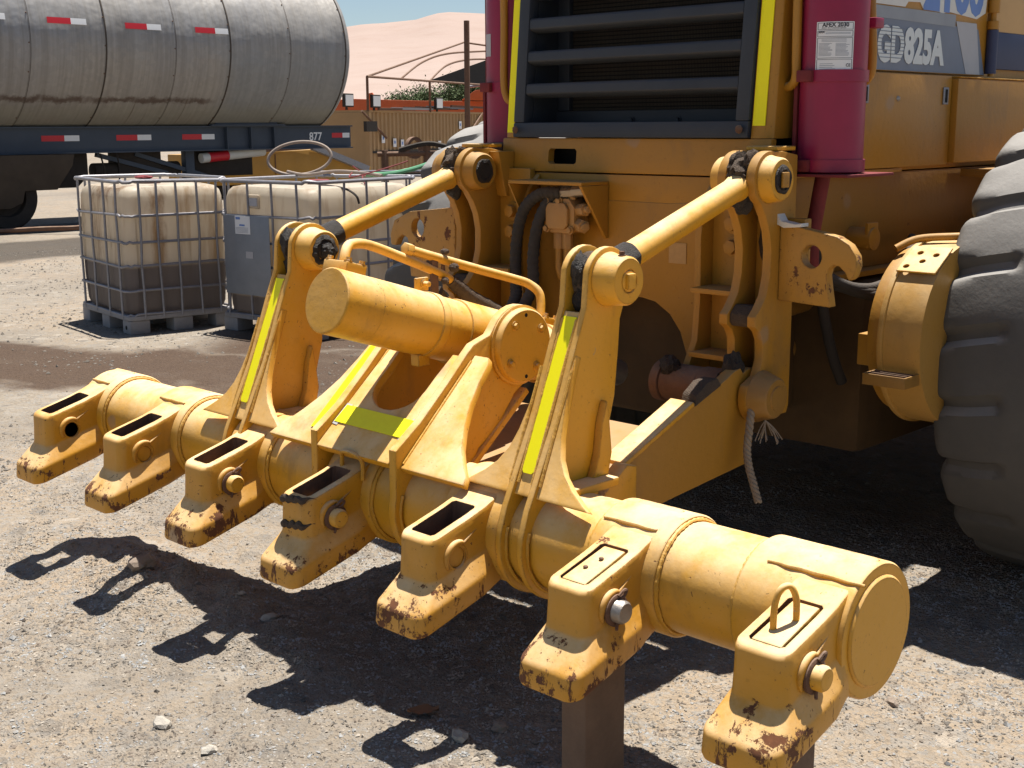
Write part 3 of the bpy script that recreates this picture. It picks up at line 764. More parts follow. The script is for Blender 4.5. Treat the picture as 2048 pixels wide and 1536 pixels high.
# rear stay of the tower
part('tower_stay', MB().slab([(.16, 0), (.215, 0), (.215, .30), (.16, .30)], (-.12, .60), (.12, .80), .02), 'yellow', rip, .003)
part('tower_stay', MB().prism([(-.02, .60), (.16, .79), (.185, .78), (.01, .58)], 'X', .285, .31), 'yellow', rip, .003)
# trunnion covers
for x0, sg in ((.206, 1), (-.172, -1)):
    tcov = part('trunnion_cover', MB().lathe([(0, .116), (sg*.008, .118), (sg*.010, .110), (sg*.026, .108), (sg*.030, .104), (sg*.030, 0)], (x0, *TC), 'X', 60), 'yellow', rip, 0)
    for a in (35, 125, 215, 305):
        part('cover_bolt', MB().hexbolt((x0+sg*.030, TC[0]+.078*cos(radians(a)), TC[1]+.078*sin(radians(a))), 'X' if sg > 0 else '-X', .0095, .013), 'yellow', tcov, 0)
    part('cover_hole', MB().cyl((x0+sg*.0302, TC[0]+.002, TC[1]+.09), (x0+sg*.0306, TC[0]+.002, TC[1]+.09), .006, n=12).cyl((x0+sg*.0302, TC[0]+.002, TC[1]-.09), (x0+sg*.0306, TC[0]+.002, TC[1]-.09), .006, n=12), 'dark', tcov, 0)
# lift cylinder
c0 = Vector((.012, -.459, 1.090)); c1 = Vector((.017, .086, .925)); cd = (c1-c0).normalized(); cn = Vector((0, -cd.z, cd.y))
if cn.z < 0: cn = -cn
def ax(t, up=0, dx=0): return c0+cd*t+cn*up+Vector((dx, 0, 0))
cylp = part('lift_cylinder', MB().tube([ax(0), ax(.004), ax(.13), ax(.1305), ax(.40), ax(.44), ax(.62), ax(.86), ax(.861), ax(.945)], .092, 56, False, lambda t: [.965, 1.0, 1.0, 1.006, 1.006, 1.006, .985, .985, 1.05, 1.05][round(t*9)]), 'yellow', rip, 0)
part('trunnion_band', MB().tube([ax(.47), ax(.475), ax(.62), ax(.66)], .098, 56), 'yellow', cylp, .003)
part('piston_rod', MB().tube([ax(.94), ax(1.28)], .045, 28), 'steel', cylp, .002)
def band(t, w, name):
    part(name, MB().tube([ax(t), ax(t+w)], .0965, 56), 'yellow', cylp, .002)
band(.355, .03, 'clamp_band')
part('clamp_lug', MB().box((-.005, 0, 0), (.03, .045, .035)), 'yellow', cylp, .004, loc=tuple(ax(.35, -.125)))
part('clamp_lug', MB().box((-.05, -.01, 0), (-.04, .04, .04)).hexbolt((-.045, .02, .022), 'X', .009, .03), 'yellow', cylp, .003, loc=tuple(ax(.355, .092)))
def flange(t, nm, dx=.0):
    o = ax(t, .080, dx); e1 = Vector((1, 0, 0)); e2 = cd
    b = MB(); 
    def P(i, j, k): return o+e1*i+e2*j+cn*k
    b.add([P(i, j, k) for k in (0, .038) for i, j in ((-.052, -.036), (.052, -.036), (.052, .036), (-.052, .036))], [(0, 3, 2, 1), (4, 5, 6, 7), (0, 1, 5, 4), (1, 2, 6, 5), (2, 3, 7, 6), (3, 0, 4, 7)])
    f = part(nm, b, 'yellow', cylp, .004)
    for i, j in ((-.04, -.024), (.04, -.024), (.04, .024), (-.04, .024)):
        q = P(i, j, .038); part('flange_bolt', MB().hexbolt(q, cn, .0085, .012), 'yellow', f, 0)
flange(.075, 'port_flange', -.045); flange(.896, 'port_flange', -.045)
A = [ax(.075, .095, -.045), ax(.072, .130, -.05), ax(.085, .160, -.065), ax(.125, .178, -.095), ax(.20, .191, -.115), ax(.34, .183, -.117), ax(.48, .171, -.117), ax(.55, .157, -.117)]
part('steel_pipe', MB().tube(spl(A, 6), .0145, 14), 'yellow', cylp, 0)
Bp = [ax(.346, .212, -.117), ax(.48, .213, -.117), ax(.66, .216, -.117), ax(.81, .219, -.112), ax(.865, .214, -.095), ax(.893, .185, -.065), ax(.896, .10, -.045)]
part('steel_pipe', MB().tube(spl(Bp, 6), .0145, 14), 'yellow', cylp, 0)
part('pipe_nut', MB().tube([ax(.335, .2117, -.117), ax(.362, .2122, -.117)], .020, 6), 'yellow', cylp, .002)
hs = [ax(.54, .159, -.117), ax(.58, .145, -.117), ax(.64, .125, -.115), ax(.745, .105, -.11), ax(.85, .07, -.10), ax(.93, .04, -.10), (-.12, .50, .93)]
part('dirty_hose', MB().tube(spl(hs, 8), .0225, 14, False, lambda t: .80+.2*min(1,t*6)+.04*sin(t*90)), 'grease_dry', cylp, 0)
hs = [ax(.51, .115, -.135), ax(.56, .09, -.15), ax(.63, .055, -.165), (-.17, .28, .95)]
part('dirty_hose', MB().tube(spl(hs, 8), .022, 14, False, lambda t: 1+.08*sin(t*70)), 'grease_dry', cylp, 0)
part('pipe_clamp', MB().prism([(-.014, 0), (.014, 0), (.013, .135), (-.013, .135)], 'X', -.008, .004), 'rusty', cylp, .002, loc=tuple(ax(.49, .085, -.112)))
lumps('clamp_knob', 'grease_dry', cylp, [(ax(.475, .20, -.145), (.018, .014, .014), 2, .25), (ax(.515, .195, -.085), (.016, .014, .014), 3, .25), (ax(.50, .15, -.095), (.013, .012, .012), 4, .25), (ax(.49, .238, -.112), (.016, .011, .009), 9, .2)])

# ---- lower link frame back to the grader
PV = (.645, .750)
lp = [(-.14, .54), (-.02, .61), (.061, .648), (.159, .692), (.388, .776), (.461, .793), (.52, .815), (.56, .832), (.59, .838)]+arc(PV[0], PV[1], .080, 120, -60, 14)+[(.668, .66), (.664, .60), (.655, .555), (.63, .535), (.45, .52), (.255, .503), (.05, .48), (-.14, .47)]
for x0, x1 in ((.602, .640), (-.640, -.602)):
    o = part('link_side_plate', MB().prism(lp, 'X', x0, x1), 'grader', rip, .004)
    s = 1 if x0 > 0 else -1
    part('link_top_flange', MB().slab([(x0-.04*s, 0), (x1+.004*s, 0), (x1+.004*s, .33), (x0-.04*s, .33)], (.045, .653), (.375, .782), .014), 'yellow', o, .002)
    part('stop_block', MB().prism([(.36, .755), (.46, .79), (.49, .80), (.47, .825), (.42, .82), (.37, .79)], 'X', x0-.012, x1+.004), 'grease_dry', o, .006)
part('link_plate', MB().prism([(-.15, .55), (.46, .62), (.46, .64), (-.15, .575)], 'X', -.60, .60), 'grader_dusty', rip, .003)
part('link_foot', MB().prism([(-.10, .60), (.0, .665), (.04, .655), (.04, .54), (-.10, .52)], 'X', .642, .69), 'yellow', rip, .004)
# ================================================================== MOTOR GRADER
gr = thing('motor_grader', 'large yellow motor grader seen from its rear with louvered grille', 'grader', (0, 1.94, 0))
LEAN = .085
def ly(z): return .80+LEAN*(z-1.39)
def sheared(mb):
    mb.v = [(v[0], v[1]+LEAN*(v[2]-1.39), v[2]) for v in mb.v]; return mb
M['decal_greyer'] = simple('faded_grey_decal', (.26, .28, .31), .5, 0, .2, 9)
M['side_cream'] = simple('faded_cream_side_paint', (.50, .31, .13), .5, 0, .15, 5)
XL_, XR_ = -.565, .578
# rear hood: lower panel with slot, two corner posts, sides, roof
b = MB().box((XL_, .80, 1.39), (XR_, .83, 1.506))
lowp = sheared(b)
cut = MB().prism([(-.336, 1.425), (-.328, 1.417), (-.213, 1.417), (-.205, 1.425), (-.205, 1.462), (-.213, 1.470), (-.328, 1.470), (-.336, 1.462)], 'Y', .7, .95)
link('rear_panel', boolean(lowp, [cut], .006), 'grader', gr)
part('slot_interior', MB().box((-.40, .90, 1.40), (-.15, .92, 1.49)), 'dark', gr, 0)
post = [(XR_-.045, 0), (XR_-.02, .004), (XR_-.004, .018), (XR_, .05), (XR_, .42), (XR_-.03, .42), (XR_-.03, .03), (.502, .03), (.502, 0)]
for sg in (1, -1):
    pp = [((x if sg > 0 else -x+.012), .80+y) for x, y in post]
    part('corner_post', sheared(MB().prism(pp, 'Z', 1.5065, 2.45)), 'grader', gr, .003)
part('hood_roof', MB().box((XL_, .89, 2.45), (XR_, 3.6, 2.48)), 'grader', gr, .01)
part('skirt_panel', MB().box((XL_+.01, .806, 1.29), (XR_-.02, .83, 1.386)), 'grader', gr, .004)
# grille
gf = MB()
gf.box((-.502, .785, 1.508), (.500, .835, 1.560)); gf.box((-.502, .785, 1.5602), (-.452, .835, 2.40)); gf.box((.450, .785, 1.5602), (.500, .835, 2.40)); gf.box((-.4515, .786, 2.35), (.4495, .834, 2.40))
grille = part('grille_frame', sheared(gf), 'louver', gr, .006)
for x in (-.478, .476):
    part('frame_screw', MB().lump((x, .783, 1.535), (.013, .005, .013), 3, .15), 'rusty', grille, 0)
for i in range(7):
    z = 1.665+i*.112
    y = ly(z)
    prof = [(y-.012, z-.004), (y-.010, z+.024), (y-.004, z+.030), (y+.062, z+.020), (y+.062, z+.014), (y+.006, z+.020), (y+.000, z-.002), (y+.030, z-.016), (y+.028, z-.021), (y-.006, z-.011)]
    part('louver_slat', MB().prism(prof, 'X', -.4505, .4485), 'louver', grille, .003)
def core_mat():
    t = NT('radiator_core')
    v = t.mapping(t.pos, (1, 1, 1))
    P = t.sep(t.pos)
    gxx = t.math('ABSOLUTE', t.math('SINE', t.math('MULTIPLY', P[0], 520)))
    gz = t.math('ABSOLUTE', t.math('SINE', t.math('MULTIPLY', P[2], 230)))
    mk = t.math('MULTIPLY', t.ramp(gxx, .2, .6), t.ramp(gz, .15, .5))
    col = t.mix(mk, (.006, .006, .007), t.mix(t.noise(6, 5, .6), (.035, .028, .022), (.075, .06, .045)))
    return t.fin(col, .8, .2, t.bump(mk, .004, .8), .3)
M['core'] = core_mat()
for x0, x1 in ((-.50, -.452), (.45, .498)): part('grille_liner', sheared(MB().box((x0, .836, 1.51), (x1, 1.02, 2.40))), 'louver', gr, 0)
part('grille_liner', sheared(MB().box((-.5, .836, 1.508), (.498, .974, 1.53))), 'louver', gr, 0)
part('radiator_core', MB().box((-.395, 1.0, 1.60), (.449, 1.02, 2.40)), 'core', gr, 0)
part('radiator_tank', MB().box((-.46, .975, 1.53), (.46, 1.005, 1.60)).box((-.45, .98, 1.601), (-.395, 1.01, 2.40)), 'louver', gr, .004)
for k in range(2): part('tank_bolt', MB().hexbolt((-.1+.2*k, .975, 1.565), '-Y', .010, .012), 'louver', gr, 0)
part('screen_patch', MB().prism([(-.24, 1.795), (-.05, 1.80), (-.06, 1.808), (-.20, 1.812), (-.26, 1.80)], 'Y', .985, .988).prism([(-.13, 1.775), (-.09, 1.778), (-.10, 1.793)], 'Y', .984, .987), 'decal_light', gr, 0)
# hi-vis strips beside the grille
for x0, x1, z0 in ((.508, .552, 1.545), (-.541, -.508, 1.525)):
    part('reflective_strip', sheared(MB().box((x0, .7965, z0), (x1, .7995, 2.42))), 'hivis', gr, 0)
# hood flanks
part('hood_side', MB().box((.548, 1.22, 1.39), (.577, 3.6, 2.449)), 'grader', gr, .004)
part('hood_side', MB().box((-.565, 1.22, 1.39), (-.536, 3.6, 2.449)), 'grader', gr, .004)
part('engine_block', MB().box((-.5, 1.3, 1.2), (.5, 3.5, 2.4)), 'dark', gr, 0)
# decorated side panel, door below, tool box
SX = .60
sp = part('side_panel', MB().box((.578, 1.20, 1.722), (SX, 2.20, 2.40)), 'grader', gr, .004)
part('decal_band', MB().prism([(1.30, 1.725), (2.19, 1.725), (2.12, 1.886), (1.93, 1.890), (1.32, 1.905)], 'X', SX+.001, SX+.0025), 'decal', sp, 0)
part('decal_band_pale', MB().prism([(2.035, 1.7255), (2.15, 1.7255), (2.10, 1.906), (1.935, 1.9065)], 'X', SX+.003, SX+.004), 'decal_light', sp, 0)
part('decal_band_pale', MB().prism([(1.325, 1.892), (1.93, 1.886), (1.93, 1.928), (1.325, 1.930)], 'X', SX+.003, SX+.0038), 'decal_greyer', sp, 0)
part('decal_white', MB().prism([(1.32, 1.934), (1.555, 1.934), (1.575, 1.952), (1.66, 1.955), (1.685, 1.933), (1.80, 1.931), (1.83, 1.927), (1.87, 1.936), (2.10, 1.922), (2.17, 1.947), (2.19, 2.09), (1.32, 2.09)], 'X', SX+.001, SX+.003), 'decal_white', sp, 0)
me = text_mesh('2100', .23, basis((SX+.0035, 1.685, 1.942), (0, 1, 0), (0, 0, 1)), .0005, 1.0, .010)
link('blue_lettering', me, 'blue', sp)
me = text_mesh('825A', .152, basis((SX+.0045, 1.562, 1.757), (0, 1, 0), (0, 0, 1)), .0006, .86, .0075)
link('lettering', me, 'silver', sp)
gd = text_mesh('GD', .152, basis((SX+.0045, 1.376, 1.757), (0, 1, 0), (0, 0, 1)), .0006, .80, .0075)
link('lettering', gd, 'silver', sp)
for k in range(9): part('lettering_stripe', MB().box((SX+.0052, 1.365, 1.764+k*.0120), (SX+.006, 1.556, 1.7664+k*.0120)), 'decal', sp, 0)
d2 = part('door_panel', MB().box((.578, 1.245, 1.402), (.612, 1.915, 1.716)), 'grader', gr, .004)
part('door_post', MB().box((.578, 1.165, 1.402), (.606, 1.24, 1.716)), 'grader', gr, .003)
for y in (1.275, 1.845):
    part('door_latch', MB().box((.6125, y, 1.615), (.617, y+.04, 1.675)), 'galv', d2, .002); part('latch_slot', MB().box((.6172, y+.012, 1.622), (.6176, y+.030, 1.668)), 'dark', d2, 0)
part('bullet_scar', MB().lump((.613, 1.52, 1.632), (.003, .012, .009), 2, .3), 'steel', d2, 0)
box = part('tool_box', MB().box((.578, 1.925, 1.408), (.632, 3.4, 1.708)), 'grader', gr, .006)
part('box_lid', MB().box((.575, 1.93, 1.7095), (.636, 3.4, 1.714)), 'yellow', box, .002)
part('hinge_rod', MB().cyl((.617, 2.215, 1.72), (.617, 2.205, 2.3), .011, n=14), 'grader', sp, 0)
for z0, z1, m_ in ((1.95, 2.0, 'grader'), (1.89, 1.92, 'grader'), (1.73, 1.888, 'decal_dark')): part('hinge_knuckle', MB().cyl((.617, 2.21, z0), (.617, 2.21, z1), .021, n=14), m_, sp, 0)
part('side_stripe', MB().box((.579, 2.24, 1.75), (.6, 3.4, 1.886)), 'decal_dark', gr, .002)
part('side_stripe_pale', MB().box((.579, 2.24, 1.8865), (.598, 3.4, 2.3)), 'side_cream', gr, .002)
M_dummy = 0
# handrails
def rail(pts, nm='handrail', r=.014): part(nm, MB().tube(spl(pts, 8), r, 12), 'grader', gr, 0)
rail([(.62, .86, 2.3), (.62, .86, 1.95), (.622, .86, 1.76), (.62, .865, 1.69), (.60, .875, 1.665), (.572, .885, 1.660)])
rail([(-.60, .84, 2.3), (-.605, .86, 1.95), (-.608, .86, 1.72), (-.60, .865, 1.655), (-.585, .875, 1.635), (-.56, .885, 1.63)])
rail([(.70, 1.10, 2.3), (.715, 1.12, 1.95), (.725, 1.13, 1.74), (.70, 1.15, 1.688), (.66, 1.18, 1.676), (.610, 1.20, 1.676)])

# rear frame: apron plate with arch
ap = [(-.50, 1.385), (-.43, 1.33), (-.30, 1.302), (.20, 1.298), (.30, 1.305), (.36, 1.325), (.42, 1.37), (.46, 1.42), (.56, 1.45), (.56, .66), (.33, .66), (.30, .74), (.285, .80), (.255, .88), (.21, .935), (.15, .97), (.09, .98), (-.05, .98), (-.12, .965), (-.18, .925), (-.225, .86), (-.25, .80), (-.27, .74), (-.30, .66), (-.56, .66), (-.56, 1.40)]
part('apron_plate', MB().prism(ap, 'Y', .803, .832), 'grader', gr, .005)
M['old_sticker'] = simple('bleached_sticker', (.46, .27, .10), .6, 0, .2, 60)
part('apron_sticker', MB().box((.205, .8005, 1.105), (.275, .8022, 1.172)), 'old_sticker', gr, 0)
part('frame_rail', MB().box((.50, .835, 1.06), (.55, 3.4, 1.385)), 'grader_dull', gr, .006)
part('frame_rail', MB().box((-.55, .835, 1.06), (-.50, 3.4, 1.385)), 'grader_dull', gr, .006)
part('frame_flange', MB().box((.46, .84, 1.04), (.60, 3.4, 1.0595)).box((.5505, .84, 1.3855), (.60, 1.6, 1.399)), 'grader', gr, .003)
part('frame_belly', MB().box((-.62, 1.35, .42), (.62, 3.6, 1.03)), 'grader_dirty', gr, .04)
part('frame_belly_front', MB().box((-.36, .95, .55), (.36, 1.349, 1.03)), 'grader_dirty', gr, .02)
part('cab_body', MB().box((-.85, 3.7, 1.2), (.85, 5.2, 2.0)).box((-.88, 3.6, 3.25), (.88, 5.3, 3.4)), 'grader', gr, .02)  # out-of-frame cab, put in to cast shade under the machine
for x_, y_ in ((-.82, 3.72), (.82, 3.72), (-.82, 5.18), (.82, 5.18)): part('cab_pillar', MB().box((x_-.04, y_-.04, 2.0005), (x_+.04, y_+.04, 3.2495)), 'grader', gr, .01)
part('cab_window', MB().box((-.779, 3.715, 2.001), (.779, 3.722, 3.249)), 'dark', gr, 0)
part('front_frame', MB().box((-.22, 5.3, 1.5), (.22, 9.2, 1.9)), 'grader', gr, .03)
part('mould_board', MB().prism(arc(6.6, .62, .62, 110, 250, 16)+arc(6.6, .62, .59, 250, 110, 16), 'X', -2.1, 2.1), 'grader_dull', gr, 0)  # blade put in to block horizon light and the view beneath
part('sun_block_box', MB().box((.605, 2.6, .95), (.80, 4.3, 1.34)), 'grader_dull', gr, .02)  # added boxes, filling the gap where sun reached the ground
part('sun_block_box', MB().box((-.80, 2.6, .95), (-.605, 4.3, 1.34)), 'grader_dull', gr, .02)
part('frame_crossbar', MB().box((-.48, .86, .98), (.48, .95, 1.28)), 'grader_dull', gr, .01)
part('frame_boss', MB().cyl((.55, 1.36, 1.17), (.64, 1.36, 1.17), .038, n=24).prism([(1.325, 1.14), (1.395, 1.14), (1.395, 1.225), (1.325, 1.225)], 'X', .62, .632), 'grader', gr, .004)
part('axle_housing', MB().lathe([(-1.0, .16), (-.6, .17), (-.45, .26), (.45, .26), (.6, .17), (1.0, .16)], (0, 1.94, .80), 'X', 40), 'grader_dull', gr, 0)
part('drive_shaft', MB().cyl((.28, .90, .70), (.34, 2.0, .86), .055, n=24).cyl((.36, .86, .90), (.42, 2.0, 1.0), .04, n=24), 'grader_dull', gr, 0)
# loose hoses hanging in the dark behind the hook
for k in range(4):
    pts = [(.62+.01*k, 1.0+.03*k, 1.10-.02*k), (.70+.015*k, 1.15+.03*k, 1.03-.012*k), (.74, 1.32+.03*k, 1.05-.01*k), (.70, 1.5, 1.12), (.60, 1.7, 1.15)]
    part('loose_hose', MB().tube(spl(pts, 8), .016, 10, False, lambda t: 1+.05*sin(t*160)), 'rubber_hose', gr, 0)
part('loose_hose', MB().tube(spl([(.60, 1.05, 1.15), (.61, 1.10, .95), (.615, 1.16, .80), (.62, 1.22, .70)], 8), .018, 10), 'under', gr, 0)

# ripper mounting brackets (pair, mirrored)
UP = (.655, 1.392)
bp = arc(UP[0], UP[1], .082, 75, 235, 14)+[(.615, 1.318), (.64, 1.285), (.662, 1.24), (.674, 1.184), (.672, 1.11), (.655, 1.05), (.625, 1.012), (.602, .992), (.602, .962), (.628, .945), (.645, .915), (.648, .86), (.625, .81)]+arc(PV[0], PV[1], .080, 150, 290, 12)+[(.70, .675), (.79, .675), (.80, .70), (.80, 1.46), (.72, 1.472)]
for s in (1, -1):
    X = lambda a, b: (min(s*a, s*b), max(s*a, s*b))
    for a, b in ((.648, .678), (.548, .578)):
        x0, x1 = X(a, b)
        pl = part('bracket_plate', MB().prism(bp, 'X', x0, x1), 'grader', gr, .004)
    # bosses
    for a, sg in ((.678, 1), (.548, -1)):
        q = sg*s
        bo = part('bracket_boss', MB().lathe([(0, .070), (q*.008, .067), (q*.036, .063), (q*.042, .058), (q*.043, .030), (q*.036, .029)], (s*a, *UP), 'X', 44), 'grader' if s < 0 else 'yellow', gr, 0)
        part('bracket_pin', MB().lathe([(q*.03, 0), (q*.03, .029), (q*.046, .027), (q*.046, 0)], (s*a, *UP), 'X', 28), 'grease', bo, 0)
        g = MB().lathe([(q*.043, .043), (q*.047, .040), (q*.048, .030), (q*.044, .027)], (s*a, *UP), 'X', 36)
        g.v = [(v[0]+.002*mnoise.noise(Vector(v)*60), v[1]+.004*mnoise.noise(Vector(v)*50), v[2]+.004*mnoise.noise(Vector(v)*50+Vector((5, 0, 0)))) for v in g.v]
        part('grease_ring', g, 'grease', bo, 0)
        if s > 0 and sg > 0:
            part('lock_plate', MB().box((.726, UP[0]-.018, UP[1]-.022), (.734, UP[0]+.016, UP[1]+.022)), 'grader', bo, .003)
            part('boss_bolt', MB().hexbolt((.70, UP[0]-.045, UP[1]+.002), (.6, -.8, .1), .011, .016), 'yellow', bo, 0)
    x0, x1 = X(.5785, .6475)
    part('bracket_back_plate', MB().box((x0, .745, .70), (x1, .765, 1.46)), 'grader', gr, .003)
    part('bracket_top_plate', MB().box((X(.56, .67)[0], .70, 1.4725), (X(.56, .67)[1], .80, 1.486)), 'yellow', gr, .004)
    part('stop_block', MB().prism([(.612, .968), (.625, .955), (.70, .955), (.70, 1.015), (.64, 1.02), (.612, .995)], 'X', x0, x1), 'grease_dry', gr, .006)
    # inner column
    rp = [(.80, .66), (.66, .70), (.645, .73), (.66, .80), (.705, .88), (.715, 1.0), (.712, 1.20), (.72, 1.27), (.75, 1.33), (.80, 1.38)]
    x0, x1 = X(.372, .396)
    part('column_rib', MB().prism(rp, 'X', x0, x1), 'grader', gr, .004)
    x0, x1 = X(.3965, .5475)
    for z in (1.045, .842):
        part('column_shelf', MB().box((x0, .66, z-.008), (x1, .80, z+.008)), 'grader', gr, .003)
    part('column_back', MB().box((x0, .775, .68), (x1, .80, 1.40)), 'grader', gr, .003)
    for z in (1.248, 1.176):
        part('frame_bolt', MB().hexbolt((s*.478, .775, z), '-Y', .023, .03), 'grader', gr, .001)
    # cheek between column and hood
    part('column_cheek', MB().prism([(.76, 1.30), (.80, 1.30), (.80, 1.46), (.72, 1.46)], 'X', *X(.50, .5475)), 'grader', gr, .003)
    # outer boss of the lower pivot
    bo = part('pivot_boss', MB().lathe([(0, .078), (s*.010, .074), (s*.050, .062), (s*.056, .056), (s*.0565, 0)], (s*.678, *PV), 'X', 40), 'grader_dull', gr, 0)
    part('pivot_pin', MB().lathe([(s*.055, .037), (s*.060, .035), (s*.061, 0)], (s*.678, *PV), 'X', 30), 'grader_dull', bo, 0)
    # pivot barrel
    x0, x1 = X(.30, .6475)
    pb = MB()
    for a, b, r in ((.30, .332, .066), (.334, .47, .060), (.472, .545, .064)):
        pb.cyl((s*a, *PV), (s*b, *PV), r, n=36)
    part('pivot_barrel', pb, 'grease_dry' if s < 0 else 'rusty', gr, .004)
    lumps('grease_cake', 'grease', gr, [((s*.61, PV[0]-.05, PV[1]+.085), (.030, .03, .05), 6, .3), ((s*.36, PV[0]-.03, PV[1]+.055), (.035, .03, .035), 8, .3), ((s*.575, PV[0]-.07, PV[1]+.02), (.02, .02, .045), 9, .3)])
    part('grease_smear', MB().lump((s*.612, .747, 1.23), (.026, .006, .10), 3, .4), 'grease_dry', gr, 0)
# tow hooks
hk = [(.679, 1.263), (.81, 1.243), (.87, 1.232), (.909, 1.211), (.932, 1.18), (.936, 1.150), (.925, 1.118), (.912, 1.108), (.900, 1.130), (.880, 1.147), (.862, 1.150), (.846, 1.138), (.840, 1.118), (.846, 1.08), (.856, 1.026), (.679, 1.033)]
def hookpart(pts, hole, y0, y1, r):
    b = MB().prism(pts, 'Y', y0, y1)
    return boolean(b, [MB().cyl((hole[0], y0-.1, hole[1]), (hole[0], y1+.1, hole[1]), r, n=24)], .004)
M['hook'] = paint('chipped_hook_paint', (.47, .225, .022), (.42, .22, .05), rust=.565, edge=1.0, dust=.5, dustc=(.42, .28, .14))
hkp = link('tow_hook', hookpart(hk, (.789, 1.170), .715, .75, .034), 'hook', gr)
part('hook_plate', MB().box((.679, .752, 1.04), (.74, .79, 1.275)), 'grader', gr, .004)
part('torn_tab', MB().prism([(.66, 1.285), (.675, 1.295), (.69, 1.27), (.74, 1.262), (.76, 1.266), (.76, 1.255), (.70, 1.25), (.67, 1.262)], 'Y', .70, .74), 'decal_white', hkp, .002)
hk2 = [(-.679, 1.258), (-.80, 1.245), (-.93, 1.232), (-1.02, 1.195), (-1.045, 1.14), (-1.042, 1.10), (-1.015, 1.098), (-1.0, 1.125), (-.975, 1.142), (-.945, 1.13), (-.94, 1.10), (-.935, 1.04), (-.93, .985), (-.679, .975)]
link('tow_hook', hookpart(hk2, (-.885, 1.172), .67, .70, .036), 'hook', gr)
part('hook_plate', MB().box((-.74, .702, .98), (-.679, .79, 1.275)), 'grader', gr, .004)

# valve block, its guard and hoses
vg = part('valve_guard', MB().box((-.395, .66, 1.352), (-.055, .80, 1.364)), 'grader', gr, .003)
part('guard_cheek', MB().prism([(.66, 1.351), (.80, 1.351), (.80, 1.17), (.79, 1.17)], 'X', -.067, -.055), 'grader', vg, .002)
part('guard_cheek', MB().prism([(.66, 1.351), (.80, 1.351), (.80, 1.13), (.79, 1.13)], 'X', -.395, -.389), 'grader', vg, .002)
va = MB().prism([(-.27, 1.21), (-.245, 1.185), (-.16, 1.185), (-.135, 1.205), (-.135, 1.275), (-.16, 1.305), (-.245, 1.305), (-.27, 1.285)], 'Y', .715, .79)
va.prism([(-.255, 1.215), (-.24, 1.20), (-.17, 1.20), (-.155, 1.215), (-.155, 1.27), (-.17, 1.29), (-.24, 1.29), (-.255, 1.275)], 'Y', .70, .7145)
vb = part('valve_block', va, 'grader_dusty', gr, .006)
for x, z in ((-.258, 1.20), (-.15, 1.198), (-.25, 1.296), (-.20, 1.295)):
    part('valve_bolt', MB().hexbolt((x, .713, z), '-Y', .010, .012), 'grader_dusty', vb, 0)
for p, q, r in (((-.135, .74, 1.265), (-.085, .72, 1.27), .022), ((-.135, .74, 1.215), (-.095, .72, 1.212), .024), ((-.165, .74, 1.30), (-.165, .74, 1.345), .017)):
    part('valve_fitting', MB().cyl(p, q, r, n=6).cyl(q, tuple(Vector(q)+(Vector(q)-Vector(p))*.35), r*.6, n=12), 'grader_dusty', vb, .002)
for dx in (0, .040):
    part('valve_pipe', MB().tube(spl([(-.226+dx, .74, 1.185), (-.226+dx, .74, 1.10), (-.222+dx, .74, 1.05), (-.205+dx, .755, 1.0), (-.18+dx, .78, .97), (-.15+dx, .83, .95)], 6), .0135, 12), 'grader', vb, 0)
    part('pipe_nut', MB().cyl((-.226+dx, .74, 1.185), (-.226+dx, .74, 1.13), .019, n=6), 'grader_dusty', vb, .002)
def hose(pts):
    part('hydraulic_hose', MB().tube(spl(pts, 16), .0205, 16, False, lambda t: 1+.045*(1 if int(t*60) % 2 else -1)), 'rubber_hose', gr, 0)
hose([(-.20, .72, 1.322), (-.27, .70, 1.320), (-.335, .69, 1.275), (-.372, .69, 1.20), (-.388, .69, 1.10), (-.378, .68, 1.0), (-.362, .66, .95), (-.36, .60, .88)])
hose([(-.125, .74, 1.330), (-.195, .735, 1.332), (-.252, .72, 1.298), (-.290, .70, 1.21), (-.303, .69, 1.10), (-.295, .68, 1.0), (-.31, .65, .93), (-.32, .60, .87)])
for x, z in ((-.20, 1.322), (-.125, 1.33)): part('hose_fitting', MB().cyl((x-.02, .722, z), (x+.06, .735, z+.006), .021, n=6), 'steel', gr, .002)

# final drive drum with step, right side
FD = (1.31, .89)
for s in (1, -1):
    st_ = arc(FD[0], FD[1], .290, 90, 270, 28)+arc(4.5, FD[1], .290, -90, 90, 16)
    st2 = arc(FD[0], FD[1], .298, 90, 270, 28)+arc(4.5, FD[1], .298, -90, 90, 16)
    st3 = arc(FD[0], FD[1], .268, 90, 270, 28)+arc(4.5, FD[1], .268, -90, 90, 16)
    dr = part('tandem_case', MB().prism(st_, 'X', *sorted((s*.868, s*.99))), 'tan_dust', gr, 0)
    part('case_flange', MB().prism(st2, 'X', *sorted((s*.850, s*.8675))), 'tan_dust', dr, .003)
    part('case_inner', MB().prism(st3, 'X', *sorted((s*.80, s*.8495))), 'grader', dr, .006)
    part('sun_block_deck', MB().box((min(s*.60, s*.80), 2.05, 1.355), (max(s*.60, s*.80), 4.4, 1.385)), 'grader_dull', gr, .004)  # invented deck plate, added to keep sunlight off the ground below
    part('drive_lug', MB().box((min(s*.76, s*.83), 1.06, .80), (max(s*.76, s*.83), 1.12, .90)), 'grader', dr, .004)
br = boolean(MB().slab([(.862, 0), (.99, 0), (.99, .13), (.862, .13)], (1.09, 1.105), (1.21, 1.18), .006), [MB().cyl((x, y-.05, z+.1), (x, y+.05, z-.1), .010, n=14) for x, y, z in ((.885, 1.11, 1.118), (.925, 1.135, 1.133), (.90, 1.17, 1.155), (.955, 1.165, 1.15))], .001)
link('perforated_bracket', br, 'yellow', gr)
